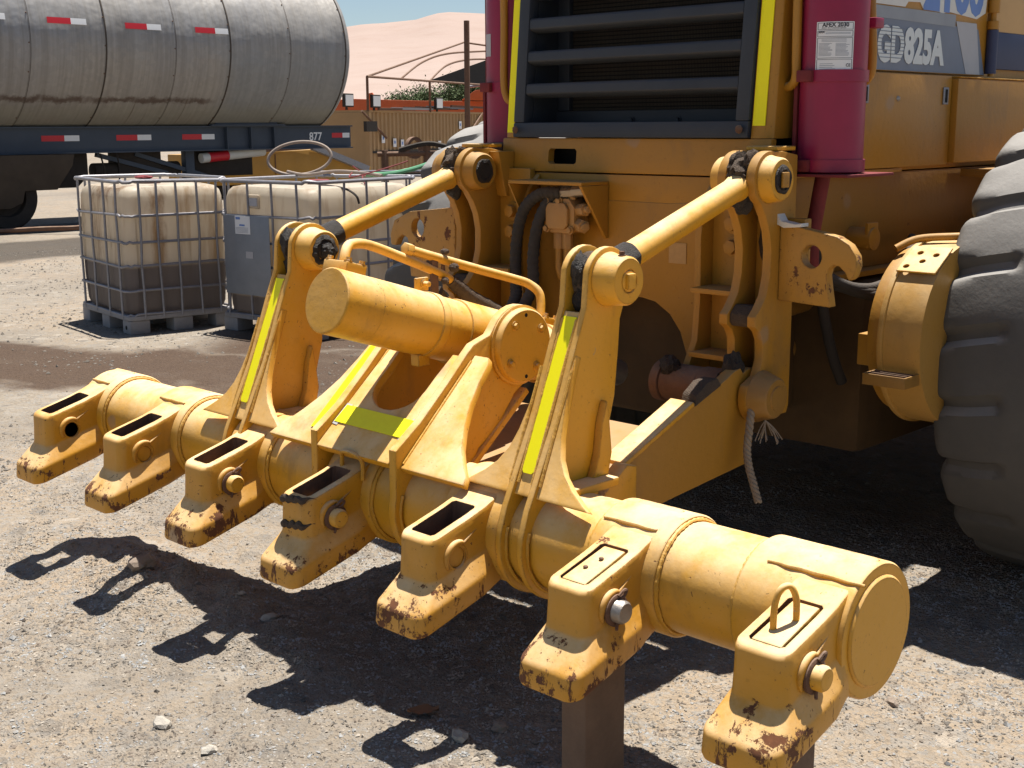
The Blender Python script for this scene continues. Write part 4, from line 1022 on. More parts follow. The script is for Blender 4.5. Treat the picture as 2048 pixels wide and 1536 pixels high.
part('drive_pipe', MB().tube(spl([(.80, 1.20, 1.16), (.85, 1.25, 1.19), (.95, 1.30, 1.20), (1.0, 1.36, 1.2)], 6), .012, 10), 'grader', gr, 0)
stp = MB().box((.845, .945, .765), (.985, .950, .80)).box((.845, .9505, .765), (.850, 1.04, .80)).box((.980, .9505, .765), (.985, 1.04, .80))
step = part('foot_step', stp, 'grader_dull', gr, .001)
for y in (.968, .99, 1.012): part('step_bar', MB().box((.8505, y, .79), (.9795, y+.004, .801)), 'rusty', step, 0)

# tyres
def tyre_mesh():
    R, Wd = .805, .375; nth = 460; prof = []
    K = 56
    for i in range(K+1):
        uu = -1+2*i/K
        # half section: tread crown then shoulder then sidewall
        a = abs(uu)
        if a < .62: x = a/.62*.325; r = R-.022*(a/.62)**2
        elif a < .78:
            t = (a-.62)/.16; x = .325+.050*sin(t*pi/2); r = R-.022-.075*(1-cos(t*pi/2))
        else:
            t = (a-.78)/.22; x = .375-.05*t+.012*sin(t*pi); r = R-.097-.30*t
        prof.append((x if uu >= 0 else -x, r, a))
    vs = []; NL = 23
    for j in range(nth):
        th = 2*pi*j/nth
        for x, r, a in prof:
            sgn = 1 if x >= 0 else -1
            ph = (th*NL/(2*pi)+(.5 if sgn > 0 else 0)+1e-6) % 1.0
            e = abs(ph-.5)
            def ss(p, q, v): v = max(0, min(1, (v-p)/(q-p))); return v*v*(3-2*v)
            g = 1-ss(.075, .125, e)
            lat = ss(.12, .15, abs(x)); fade = 1-ss(.80, .90, a)
            wear = .75+.5*mnoise.noise(Vector((int(th*NL/(2*pi)+.5)*1.7, sgn*3, 1)))
            rd = .018*(1-ss(.05, .27, e))*ss(.24, .37, abs(x))
            depth = (.027*wear*g*lat+rd)*fade
            nn = .0022*mnoise.fractal(Vector((x*5, cos(th)*5, sin(th)*5)), 1, 2, 2)
            rr = r-depth*(1 if a < .78 else .5)+nn+.005*fade
            xx = x-sgn*depth*.7*ss(.6, .8, a)
            t2 = th+.22*(abs(x)-.2)+.012*mnoise.noise(Vector((j*.05, x*4, 3)))
            vs.append((xx, rr*cos(t2), rr*sin(t2)))
    n = len(prof); fs = []
    for j in range(nth):
        k = (j+1) % nth
        fs += [(j*n+i, j*n+i+1, k*n+i+1, k*n+i) for i in range(n-1)]
    return mesh_from('tyre', MB().add(vs, fs), 0)
def tyre_mat():
    t = NT('dusty_tyre_rubber')
    nz = t.sep(t.nor)[2]
    d = t.math('MULTIPLY', t.ramp(nz, .1, .85), t.ramp(t.noise(4, 6, .65), .15, .7, .55, 1))
    base = t.mix(t.noise(9, 6, .65), (.072, .068, .063), (.105, .097, .088))
    col = t.mix(t.math('MULTIPLY', d, .85), base, (.32, .305, .285))
    ng = t.ramp(t.noise(16, 8, .7, dist=.4), .66, .72)
    col = t.mix(t.math('MULTIPLY', ng, .45), col, (.035, .032, .03))
    return t.fin(col, .85, 0, t.bump(t.math('ADD', t.noise(60, 5, .6), t.math('MULTIPLY', ng, -.8)), .003, .5), .3)
M['tyre'] = tyre_mat()
tm = tyre_mesh()
rim_m = mesh_from('rim', MB().lathe([(-.30, .42), (-.28, .44), (-.24, .40), (-.1, .37), (-.05, .15), (.05, .15), (.1, .37), (.24, .40), (.28, .44), (.30, .42)], (0, 0, 0), 'X', 48), 0)
for s in (1, -1):
    ty = link('tyre', tm, 'tyre', gr, (s*1.325, 1.94, .80), (.12 if s > 0 else .05, 0, 0)); link('rim', rim_m, 'grader', gr, (s*1.325, 1.94, .80))
for s in (1, -1):
    link('tyre', tm, 'tyre', gr, (s*1.325, 3.75, .80), (.3, 0, 0)); link('rim', rim_m, 'grader', gr, (s*1.325, 3.75, .80))

# ------------------------------------------------------------------ fire suppression bottles on the flanks
def bottle(x, y, label, lab):
    t = thing('fire_suppression_bottle', label, 'fire bottle', (x, y, 1.402), 'red agent bottles on the grader flanks')
    r = .098
    bd = part('bottle_body', MB().lathe([(1.404, 0), (1.404, r-.012), (1.415, r), (1.80, r), (2.02, r), (2.05, r-.006), (2.10, r-.035), (2.13, .035), (2.16, .03), (2.16, 0)], (x, y, 0), 'Z', 56), 'red', t, 0)
    for z, w in ((1.408, .036), (1.672, .034)):
        part('bottle_clamp', MB().lathe([(z, r+.0005), (z, r+.006), (z+w, r+.006), (z+w, r+.0005)], (x, y, 0), 'Z', 56), 'red', t, 0)
        s = 1 if x > 0 else -1
        part('clamp_latch', MB().box((x-.055, y-r-.022, z), (x-.005, y-r+.012, z+w)), 'redrust', t, .004)
    s = 1 if x > 0 else -1
    part('mount_rail', MB().box((x-.095, y-.065, 1.404), (x-.082, y-.045, 1.70)).box((x-.115, y-.03, 1.404), (x-.10, y+.05, 2.1)), 'redrust', t, .002)
    part('side_latch', MB().box((x+r*.6, y+r*.72, 1.83), (x+r*.6+.035, y+r*.72+.05, 1.86)), 'red', t, .004)
    part('pressure_hose', MB().tube(spl([(x-.02, y, 1.398), (x-.03, y-.01, 1.30), (x-.05, y, 1.20), (x-.06, y+.02, 1.10)], 6), .024, 12), 'redrust', t, 0)
    part('mount_plate', MB().box((x-.16 if x > 0 else x-.12, y-.12, 1.394), (x+.13 if x > 0 else x+.16, y+.16, 1.4025)), 'redrust', t, .002)
    if lab:
        # paper label wrapped on the bottle
        def P(a, z, rr=r+.0012): return (x+rr*cos(a), y+rr*sin(a), z)
        a0, a1 = radians(-92), radians(-27); z0, z1 = 1.700, 1.842
        def wrap(u0, u1, v0, v1, off, nm, mt, par):
            n = 10; b = MB()
            vs = [P(a0+(a1-a0)*(u0+(u1-u0)*i/n), z0+(z1-z0)*v, r+off) for v in (v0, v1) for i in range(n+1)]
            b.add(vs, [(i, i+1, n+2+i, n+1+i) for i in range(n)])
            return part(nm, b, mt, par, 0)
        lb = wrap(0, 1, 0, 1, .0012, 'paper_label', 'white', t)
        for v0, v1 in ((.84, .98), (.70, .82), (.27, .68), (.0, .25)):
            for q in ((.03, .97, v1-.008, v1), (.03, .97, v0, v0+.008), (.03, .045, v0, v1), (.955, .97, v0, v1)): wrap(*q, .0016, 'label_rule', 'ink', lb)
        def wtext(txt, u, v, h, off=.0018, bold=.0):
            me = text_mesh(txt, h, Matrix.Identity(4), 0, 1, bold)
            w = (a1-a0)*r
            for vert in me.vertices:
                uu = u*w+vert.co.x; zz = z0+(z1-z0)*v+vert.co.y
                vert.co = P(a0+uu/r, zz, r+off)
            link('label_text', me, 'ink', lb)
        wtext('AFEX 2030', .16, .898, .0165, bold=.0006); wtext('A:B:C: dry Chemical System', .14, .862, .0062)
        wtext('AFEX', .06, .775, .008, bold=.0003); wtext('CE', .80, .10, .012, bold=.0003)
        rr = random.Random(5)
        for k in range(11):
            for u0 in (.08, .52): wrap(u0, u0+.25+.12*rr.random(), .32+.024*k, .328+.024*k, .0015, 'label_line', 'decal', lb)
        for k in range(3): wrap(.15, .8, .60+.025*k, .607+.025*k, .0015, 'label_line', 'decal', lb)
        for k in range(4): wrap(.12, .45+.1*rr.random(), .05+.035*k, .058+.035*k, .0015, 'label_line', 'decal', lb)
        for k in range(2): wrap(.25, .9, .775-.02*k, .782-.02*k, .0015, 'label_line', 'decal', lb)
    else:
        b = MB(); n = 10
        for z0, z1, m in ((1.80, 1.88, 'white'),):
            vs = [(x+(r+.001)*cos(radians(-200+100*i/n)), y+(r+.001)*sin(radians(-200+100*i/n)), z) for z in (z0, z1) for i in range(n+1)]
            part('paper_label', MB().add(vs, [(i, i+1, n+2+i, n+1+i) for i in range(n)]), 'decal_light', t, 0)
        part('outlet_elbow', MB().tube(spl([(x+.04, y-.09, 1.46), (x-.05, y-.14, 1.455), (x-.13, y-.16, 1.44), (x-.18, y-.165, 1.40)], 6), .030, 14), 'rusty', t, 0)
    return t
bottle(.70, .945, 'red suppression bottle with white printed label on the grader right flank', True)
bottle(-.655, .955, 'red suppression bottle left of the louvered grille', False)

# rope hanging from the lower pivot
pts = spl([(.685, .585, .72), (.69, .57, .66), (.688, .565, .60), (.70, .56, .55), (.722, .555, .50), (.742, .55, .455)], 14)
b = MB()
for k in range(3):
    b.tube([p+Vector((.006*cos(i*.55+k*2.09), .006*sin(i*.55+k*2.09), 0)) for i, p in enumerate(pts)], .0068, 8)
rp_ = link('rope', mesh_from('rope', b, 0), 'rope'); tag(rp_, 'frayed twisted rope hanging from the lower right ripper pivot', 'rope')
b = MB()
for k in range(14):
    a = random.uniform(0, 6.28); d = .02+.03*random.random()
    b.tube(spl([(.725, .60, .69), (.73+.5*d*cos(a), .61+.5*d*sin(a), .665), (.73+d*cos(a)+.02*random.random(), .61+d*sin(a), .64-.03*random.random())], 4), .0016, 5)
part('frayed_end', b, 'rope', rp_, 0)
# ================================================================== PLASTIC TANK CAGES
def ibc_mat(name, level, stain):
    t = NT(name)
    P = t.sep(t.pos)
    st = t.noise(3.0, 6, .6, t.mapping(t.pos, (2.6, 2.6, .35)))
    col = t.mix(t.ramp(st, .48, .74), (.70, .62, .50), stain)
    col = t.mix(t.ramp(t.noise(3.2, 6, .65, t.mapping(t.pos, (1, 1, .4))), .56, .72, 0, .85), col, (.25, .135, .065))
    nz = t.sep(t.nor)[2]
    liq = t.ramp(P[2], level-.03, level+.02, 1, 0)
    col = t.mix(liq, col, t.mix(st, (.135, .12, .122), (.20, .178, .175)))
    t.fin(col, .5, 0, t.bump(t.noise(7, 4), .01, .3), .4)
    tr = t.n.new('ShaderNodeBsdfTranslucent'); t.set(tr.inputs['Color'], col)
    mx = t.n.new('ShaderNodeMixShader'); mx.inputs[0].default_value = .48
    t.l.new(t.b.outputs[0], mx.inputs[1]); t.l.new(tr.outputs[0], mx.inputs[2]); t.l.new(mx.outputs[0], t.out.inputs[0])
    return t.m
M['ibc1'] = ibc_mat('milky_plastic_with_dark_liquid', .52, (.44, .31, .19))
M['ibc2'] = ibc_mat('milky_plastic_stained', .30, (.46, .34, .22))

def rrect(w, d, r, n=5):
    out = []
    for cx, cy, a in ((w/2-r, d/2-r, 0), (-w/2+r, d/2-r, 90), (-w/2+r, -d/2+r, 180), (w/2-r, -d/2+r, 270)):
        out += [(cx+r*cos(radians(a+90*i/n)), cy+r*sin(radians(a+90*i/n))) for i in range(n+1)]
    return out

def ibc(corner, yw, w, d, mat, label, seed, plate):
    """corner: the corner nearest the camera (+x, -y)"""
    a = radians(yw); ex = Vector((cos(a), sin(a), 0)); ey = Vector((-sin(a), cos(a), 0))
    c = Vector((*corner, 0))-ex*w/2+ey*d/2
    t = thing('ibc_tote', label, 'liquid tank', tuple(c), 'caged plastic tanks')
    RM = Matrix.Translation(c) @ Matrix.Rotation(a, 4, 'Z')
    def P(nm, mb, mt, par=t, bv=.003):
        mb.v = [tuple(RM @ Vector(v)) for v in mb.v]; return part(nm, mb, mt, par, bv)
    # pallet
    for x in (-w/2+.09, 0, w/2-.09):
        for y in (-d/2+.09, 0, d/2-.09):
            fo = P('pallet_foot', MB().box((x-.08, y-.08, 0), (x+.08, y+.08, .105)), 'plastic_w', t, .012)
            if y < -.1 and x > .1: P('foot_bung', MB().cyl((x, y-.081, .05), (x, y-.083, .05), .016, n=14), 'dark', fo, 0)
    P('pallet_deck', MB().prism(rrect(w, d, .06), 'Z', .106, .14), 'plastic_w', t, .006)
    # bottle with vertical corrugation and rounded top
    b = MB(); rows = []; zs = [.142, .16, .20, .40, .60, .80, .95, 1.03, 1.075, 1.105, 1.115]
    ins = [.06, .03, .018, .008, .006, .006, .008, .012, .024, .05, .11]
    for z, q in zip(zs, ins):
        poly = rrect(w-2*q-.03, d-2*q-.03, .10, 8)
        # refine straight runs for ribs
        ring = []
        for i in range(len(poly)):
            p, n_ = Vector(poly[i]), Vector(poly[(i+1) % len(poly)])
            L = (n_-p).length
            m = max(1, int(L/.03))
            for k in range(m):
                s = p+(n_-p)*k/m
                if L > .2:
                    u = k/m; nn = Vector((n_.y-p.y, -(n_.x-p.x))).normalized()
                    s = s-nn*(.014*max(0, cos(u*2*pi*3))**4 if .19 < z < 1.0 else 0)+nn*.003*mnoise.noise(Vector((s.x*2.5, s.y*2.5, z*2+seed)))
                ring.append(s)
        rows.append([(p.x, p.y, z+.01*mnoise.noise(Vector((p.x*3, p.y*3, z+seed)))*(1 if z > 1 else 0)) for p in ring])
    n = len(rows[0]); assert all(len(r) == n for r in rows) or True
    nmin = min(len(r) for r in rows)
    if any(len(r) != nmin for r in rows):
        rows = [[r[int(i*len(r)/nmin)] for i in range(nmin)] for r in rows]
    n = nmin
    vs = [v for r in rows for v in r]
    fs = [(i*n+k, i*n+(k+1) % n, (i+1)*n+(k+1) % n, (i+1)*n+k) for i in range(len(rows)-1) for k in range(n)]
    fs += [tuple(range(n))[::-1], tuple(range((len(rows)-1)*n, len(rows)*n))]
    bt = P('plastic_bottle', MB().add(vs, fs), mat, t, 0)
    P('filler_cap', MB().lathe([(1.11, 0), (1.11, .085), (1.145, .085), (1.15, .075), (1.15, 0)], (0, 0, 0), 'Z', 28), 'redrust', bt, 0)
    # cage
    rr = random.Random(seed)
    for i, z in enumerate((.145, .33, .52, .70, .90, 1.155)):
        poly = rrect(w-.012, d-.012, .09, 6)
        pts = [(x*(1+.004*rr.uniform(-1, 1)), y*(1+.004*rr.uniform(-1, 1)), z+.008*rr.uniform(-1, 1)) for x, y in poly]
        P('cage_ring', MB().tube(pts, .0105 if i < 5 else .0145, 8, True), 'galv', t, 0)
    off = .018
    def bars(n_, L, fx):
        for i in range(n_):
            u = -L/2+.12+(L-.24)*i/(n_-1)+rr.uniform(-.012, .012)
            P('cage_bar', MB().tube([fx(u+rr.uniform(-.008, .008), z) for z in (.12, .33, .52, .70, .90, 1.15)], .0098, 7), 'galv', t, 0)
    bars(4, w, lambda u, z: (u, -d/2-off+.02, z)); bars(4, w, lambda u, z: (u, d/2+off-.02, z))
    bars(5, d, lambda u, z: (w/2+off-.02, u, z)); bars(5, d, lambda u, z: (-w/2-off+.02, u, z))
    if plate:
        sp = P('steel_nameplate', MB().box((-w/2+.10, -d/2-.022, .30), (-w/2+.62, -d/2-.018, .90)), 'galvplate', t, .002)
        P('paper_label', MB().box((-w/2+.24, -d/2-.0245, .76), (-w/2+.41, -d/2-.0225, .895)), 'white', sp, 0)
        P('label_block', MB().box((-w/2+.25, -d/2-.0262, .868), (-w/2+.30, -d/2-.0247, .886)).box((-w/2+.29, -d/2-.0262, .82), (-w/2+.35, -d/2-.0247, .832)), 'blue', sp, 0)
        for k in range(5): P('label_line', MB().box((-w/2+.25, -d/2-.0262, .77+.009*k), (-w/2+.39, -d/2-.0249, .772+.009*k)), 'decal', sp, 0)
        P('sticker_scrap', MB().box((-w/2+.35, -d/2-.0245, .58), (-w/2+.43, -d/2-.0225, .63)), 'decal_light', sp, 0)
        P('moulded_plate', MB().box((-w/2+.36, -d/2+.008, .95), (-w/2+.48, -d/2+.03, 1.055)), 'ibc2', bt, .012)
        P('moulded_label', MB().box((-w/2+.375, -d/2+.0045, .97), (-w/2+.465, -d/2+.0075, 1.03)), 'decal_light', bt, 0)
    return t, RM
M['galvplate'] = simple('galvanised_sheet', (.22, .24, .27), .5, .35, .25, 5, .002, dust=.0)
ibc((-6.0, 2.27), -8, 1.05, .88, 'ibc1', 'caged white plastic tank half full of dark liquid on a plastic pallet', 3, False)
ibc((-4.72, 3.03), 6, 1.03, 1.18, 'ibc2', 'caged plastic tank with steel plate and paper label on its front', 5, True)

def solo(name, mb, mat, label, cat, group=None, bv=0, ang=35):
    o = link(name, mesh_from(name, mb, bv, ang), mat)
    return tag(o, label, cat, group)

# things lying on the tanks
lp_ = [Vector((-6.01, 3.92, 1.293))+Vector((.26*cos(t)*.716, .26*cos(t)*.698+.05*sin(t), .135*sin(t))) for t in [2*pi*i/40 for i in range(40)]]
solo('hose_loop', MB().tube(lp_, .0135, 10, True), 'greyhose', 'stiff grey hose curled into an upright loop on the tanks', 'hose')
solo('hose_tail', MB().tube(spl([(-5.95, 3.75, 1.19), (-5.7, 3.75, 1.17), (-5.45, 3.85, 1.20), (-5.25, 3.95, 1.19), (-5.05, 4.0, 1.17)], 8), .013, 8), 'greyhose', 'loose grey hose end lying across the second tank', 'hose')
solo('green_hose', MB().tube(spl([(-5.35, 4.05, 1.17), (-5.15, 4.2, 1.18), (-5.0, 4.4, 1.24), (-4.93, 4.55, 1.32)], 8), .018, 8), 'greenhose', 'short green hose rising beside the left grader tyre', 'hose')
for k, (p, q, r, lb) in enumerate((((-6.2, 4.2, 1.17), (-4.6, 4.6, 1.20), .011, 'upper thin steel rod laid across the tanks'), ((-6.1, 4.05, 1.15), (-4.7, 4.35, 1.165), .010, 'lower thin steel rod laid across the tanks'), ((-5.5, 4.9, 1.24), (-3.9, 5.5, 1.29), .024, 'thick galvanised pipe behind the second tank'))):
    solo('steel_rod', MB().cyl(p, q, r, n=12), 'galv', lb, 'pipe', 'pipes over the tanks')
solo('wire_tangle', MB().tube(spl([(-5.3, 3.9, 1.19), (-5.2, 3.8, 1.16), (-5.1, 3.9, 1.19), (-5.0, 4.1, 1.25), (-4.97, 4.2, 1.28)], 6), .006, 6).tube(spl([(-5.35, 3.95, 1.24), (-5.2, 3.95, 1.17), (-5.05, 3.8, 1.17), (-4.9, 3.7, 1.12)], 6), .005, 6), 'redrust', 'thin red wires tangled on the second tank', 'wire')
solo('black_strap', MB().tube(spl([(-5.05, 3.4, 1.12), (-4.80, 3.42, 1.10), (-4.70, 3.45, 1.05), (-4.69, 3.47, .99)], 6), .009, 6), 'rubber_hose', 'black strap drooping over the second tank edge', 'strap')
solo('cloth_pad', MB().lump((-6.5, 2.75, 1.165), (.10, .06, .015), 3, .2, 2), 'redrust', 'flat red lid lying on the first tank', 'lid')
solo('white_cap', MB().tube([(-4.93, 4.62, 1.20), (-4.85, 4.75, 1.25), (-4.78, 4.85, 1.28)], .045, 14), 'white', 'white plastic pipe end by the tyre', 'pipe')

# ================================================================== TANKER TRAILER
M['under_tan'] = simple('muddy_guard_sheet', (.060, .044, .030), .9, 0, .5, 3, .004, dust=.2, dustc=(.12, .09, .06))
M['seam'] = simple('dark_seam_grime', (.07, .055, .042), .8, .2, .5, 3)
tk = thing('tanker_trailer', 'dented metal tanker trailer on a blue grey chassis', 'tanker', (-17.35, 8, 0))
TX, TZ, TR = -17.40, 2.90, 1.45
def tank_mat():
    t = NT('weathered_tank_cladding')
    P = t.sep(t.pos)
    st = t.noise(1.0, 6, .6, t.mapping(t.pos, (.6, 14, .6)))
    st2 = t.noise(1.0, 6, .7, t.mapping(t.pos, (.5, 40, .9)))
    big = t.noise(.55, 4, .5)
    col = t.mix(big, (.40, .365, .315), (.29, .29, .30)); col = t.mix(t.math('MULTIPLY', t.ramp(st, .35, .7), .42), col, (.19, .17, .145)); col = t.mix(t.math('MULTIPLY', t.ramp(st2, .5, .75), .25), col, (.40, .37, .33))
    blu = t.math('MULTIPLY', t.ramp(P[1], 9.6, 10.2), t.ramp(t.math('ADD', P[2], t.math('MULTIPLY', t.noise(1.2, 5), .8)), 3.0, 3.5, 1, 0)); col = t.mix(t.math('MULTIPLY', blu, .5), col, (.20, .235, .27))
    spang = t.voro(14, out='Color'); col = t.mix(t.math('MULTIPLY', t.sep(spang)[0], .22), col, (.16, .16, .165))
    wz = t.math('ADD', P[2], t.math('MULTIPLY', t.math('SUBTRACT', t.noise(3.5, 9, .8), .5), .26))
    band = t.math('MULTIPLY', t.ramp(wz, 1.93, 1.97), t.ramp(wz, 1.99, 2.05, 1, 0)); band = t.math('MULTIPLY', band, t.ramp(P[1], 9.5, 9.9, 1, 0))
    col = t.mix(t.math('MULTIPLY', t.math('MULTIPLY', band, t.ramp(t.noise(2.0, 4, .6, t.mapping(t.pos, (.2, 2, .2))), .22, .5)), .75), col, (.065, .028, .014))
    low = t.ramp(wz, 1.75, 2.0, 1, 0); col = t.mix(t.math('MULTIPLY', low, .45), col, (.36, .34, .26))
    drip = t.math('MULTIPLY', t.ramp(t.noise(1.0, 5, .6, t.mapping(t.pos, (.3, 9, .3))), .62, .7), t.ramp(P[2], 2.2, 1.8)); col = t.mix(t.math('MULTIPLY', drip, .6), col, (.10, .055, .03))
    h = t.math('ADD', t.math('MULTIPLY', t.noise(.9, 4, .5), .8), t.math('MULTIPLY', t.noise(2.3, 3, .5), .25))
    return t.fin(col, t.math('ADD', .46, t.math('MULTIPLY', st, .25)), .38, t.bump(h, .12, .55), .5)
M['tank'] = tank_mat()
seams = [3.9, 5.2, 6.45, 7.68, 8.90, 9.94, 11.16, 12.38]
for i in range(len(seams)-1):
    y0, y1 = seams[i], seams[i+1]; r = TR+(.004 if i % 2 else -.004)
    p = part('cladding_panel', MB().lathe([(y0, r-.02), (y0, r), (y1-.03, r), (y1, r+.006), (y1, r-.02)], (TX, 0, TZ), 'Y', 96), 'tank', tk, 0)
    part('seam_strip', MB().lathe([(y1-.012, TR-.01), (y1-.012, TR+.0085), (y1+.010, TR+.0085), (y1+.010, TR-.01)], (TX, 0, TZ), 'Y', 96), 'seam', p, 0)
    for k in range(9):
        an = radians(-55+17*k); part('rivet', MB().lump((TX+(r+.004)*cos(an), y1-.02, TZ+(r+.004)*sin(an)), (.012, .012, .012), 1, .05, n=1), 'rusty', p, 0)
prof = [(12.38, TR-.03), (12.38, TR)]+[(12.38+.30*sin(radians(a)), TR*cos(radians(a))**.4) for a in range(8, 89, 8)]+[(12.68, .0)]
part('dished_end', MB().lathe(prof, (TX, 0, TZ), 'Y', 96), 'tank', tk, 0)
def refl_tank(y0, L, z):
    for a, b, m in ((0, .6, 'tapered'), (.6, 1, 'tapew')):
        an = [math.asin((zz-TZ)/TR) for zz in (z-.045, z, z+.045)]
        vs = [(TX+(TR+.012)*cos(q), y, TZ+(TR+.012)*sin(q)) for y in (y0+L*a, y0+L*b) for q in an]
        part('reflective_strip', MB().add(vs, [(0, 1, 4, 3), (1, 2, 5, 4)]), m, tk, 0)
for y0, zz in ((6.74, 3.135), (8.02, 3.115), (9.275, 3.11), (5.47, 3.15)): refl_tank(y0, .63, zz)
# chassis rail (I section), near and far
for X0 in (-16.80, -17.95):
    rl = part('chassis_rail', MB().box((X0-.10, 2.5, 1.150), (X0+.08, 13.1, 1.172)).box((X0-.012, 2.5, 1.1725), (X0+.012, 13.1, 1.5495)).box((X0-.10, 2.5, 1.55), (X0+.08, 13.1, 1.572)), 'chassis', tk, 0)
for y0 in (6.91, 8.20, 9.434, 12.65, 5.55):
    L = .64 if y0 < 12 else .42
    for a, b, m in ((0, .6, 'tapered'), (.6, 1, 'tapew')):
        part('reflective_strip', MB().box((-16.786, y0+L*a, 1.345), (-16.783, y0+L*b, 1.435)), m, tk, 0)
me = text_mesh('877', .205, basis((-16.784, 12.12, 1.305), (0, 1, 0), (0, 0, 1)), .001, .95, .004); link('chassis_number', me, 'white', tk)
for y in (10.28, 10.78, 11.28): part('web_stiffener', MB().box((-16.7875, y, 1.1725), (-16.70, y+.02, 1.5495)), 'chassis', tk, 0)
part('tank_saddle', MB().box((-16.88, 9.95, 1.5725), (-16.66, 11.5, 1.60)).box((-16.86, 10.05, 1.6005), (-16.70, 11.35, 1.735)), 'chassis', tk, .004)
part('tank_cradle', MB().box((-17.9, 3.0, 1.50), (-16.9, 12.0, 1.56)), 'under', tk, 0)
part('cross_member', MB().box((-17.85, 12.85, 1.18), (-16.85, 12.95, 1.50)), 'chassis', tk, .004)
# running gear under the left end
for y in (4.9, 6.2):
    for X0 in (-16.75, -18.1):
        wh = part('trailer_wheel', MB().lathe([(-.16, .30), (-.16, .46), (-.12, .50), (.12, .50), (.16, .46), (.16, .30), (.08, .28), (.06, .0)], (X0, y, .50), 'X', 40), 'under', tk, 0)
part('suspension_box', MB().prism([(3.5, 1.145), (7.75, 1.145), (7.75, .78), (7.55, .60), (6.8, .60), (3.5, .62)], 'X', -17.3, -16.95), 'under', tk, .01)
part('mud_guard', MB().prism([(3.0, 1.145), (7.30, 1.145), (7.26, .97), (6.98, .60), (6.45, .60), (6.40, .42), (6.2, .34), (3.0, .34)], 'X', -16.58, -16.50), 'under_tan', tk, .01)
part('guard_box', MB().prism([(3.0, 1.146), (6.4, 1.146), (6.4, .97), (3.0, .97)], 'X', -16.94, -16.585), 'under', tk, .01)
for y0, y1, z0, z1 in ((7.9, 9.2, 1.12, .78), (8.6, 10.0, 1.12, .70)):
    part('diagonal_brace', MB().tube([(-16.95, y0, z0), (-16.95, y1, z1)], .05, 4), 'chassis', tk, 0)
part('landing_leg', MB().box((-17.05, 9.55, .30), (-16.90, 9.72, 1.149)).box((-17.1, 9.5, .25), (-16.85, 9.77, .2995)), 'chassis', tk, .004)
part('valve_cabinet', MB().box((-17.3, 8.3, .75), (-16.95, 9.1, 1.148)), 'under', tk, .01)
part('tool_locker', MB().box((-17.4, 9.8, .70), (-17.02, 11.0, 1.147)), 'under', tk, .01)
part('air_tank', MB().cyl((-17.1, 7.9, .85), (-17.1, 9.5, .85), .13, n=24), 'under', tk, .01)
part('tube_holder', MB().cyl((-16.9, 9.85, 1.02), (-16.95, 11.2, 1.12), .085, n=24), 'decal_white', tk, .004)
part('tube_band', MB().cyl((-16.902, 10.0, 1.031), (-16.916, 10.4, 1.0606), .088, n=24), 'tapered', tk, 0)
part('hanging_hose', MB().tube(spl([(-16.8, 7.9, 1.14), (-16.78, 7.95, .85), (-16.8, 7.93, .68)], 5), .015, 6).tube(spl([(-16.8, 8.2, 1.14), (-16.78, 8.22, .85), (-16.8, 8.2, .62)], 5), .013, 6), 'under', tk, 0)

solo('dark_debris', MB().tube(spl([(-15.0, 6.9, .03), (-14.6, 7.2, .06), (-14.2, 7.3, .03), (-13.9, 7.7, .05), (-13.5, 7.9, .03)], 5), .045, 6).tube(spl([(-14.6, 7.0, .03), (-14.3, 7.4, .09), (-14.0, 7.6, .03)], 5), .035, 6), 'rubber_hose', 'black rubber scraps on the ground beyond the first tank', 'debris')
solo('broken_branch', MB().tube(spl([(-16.0, 5.6, .05), (-15.6, 6.2, .08), (-15.2, 6.7, .10), (-15.1, 7.0, .22)], 5), .035, 6), 'rusty', 'dry stick on the ground by the tanker wheels', 'stick')

# ================================================================== FAR YARD
# yellow machine seen below the tanker
ym = thing('yellow_loader', 'yellow machine parked behind the tanker chassis', 'machine', (-21.5, 15.0, 0))
part('loader_body', MB().prism([(12.6, .30), (17.4, .30), (17.4, .60), (15.9, 1.04), (12.6, .97)], 'X', -22.6, -21.4), 'far_yellow', ym, .02)
part('loader_arm', MB().tube([(-21.3, 15.6, 1.10), (-21.3, 17.2, .55)], .10, 4), 'galv', ym, 0)
part('loader_arm', MB().tube([(-21.35, 12.6, .98), (-21.3, 15.8, 1.10)], .06, 4), 'rusty', ym, 0)
for y in (13.5, 16.6): part('loader_wheel', MB().lathe([(-.22, .2), (-.22, .38), (-.16, .42), (.16, .42), (.22, .38), (.22, .2), (.1, .18), (.1, 0)], (-21.9, y, .42), 'X', 32), 'under', ym, 0)
part('loader_panel', MB().box((-21.39, 14.6, .5), (-21.38, 14.62, .95)), 'rusty', ym, 0)

# scrap rack right of it
sr = thing('scrap_rack', 'rack of rusty pipe stands and scrap behind the tanks', 'scrap', (-15.5, 14.6, 0))
part('rack_beam', MB().cyl((-16.6, 13.6, 1.02), (-14.2, 16.2, 1.06), .05, n=10).cyl((-16.3, 14.0, .7), (-14.3, 16.1, .74), .05, n=10), 'rusty', sr, 0)
for k in range(5):
    f = k/4; part('rack_post', MB().box((-16.5+2.2*f-.05, 13.7+2.4*f-.05, 0), (-16.5+2.2*f+.05, 13.7+2.4*f+.05, 1.10+.12*(k % 2))), 'rusty', sr, .004)
part('bent_scrap', MB().tube(spl([(-16.3, 13.9, 1.10), (-15.9, 14.3, 1.22), (-15.5, 14.7, 1.12), (-15.2, 15.1, 1.18)], 6), .05, 8), 'under', sr, 0)
part('axle_ring', MB().lathe([(-.05, .16), (-.05, .22), (.05, .22), (.05, .16)], (-17.0, 14.9, 1.12), 'X', 28, True), 'rusty', sr, 0)

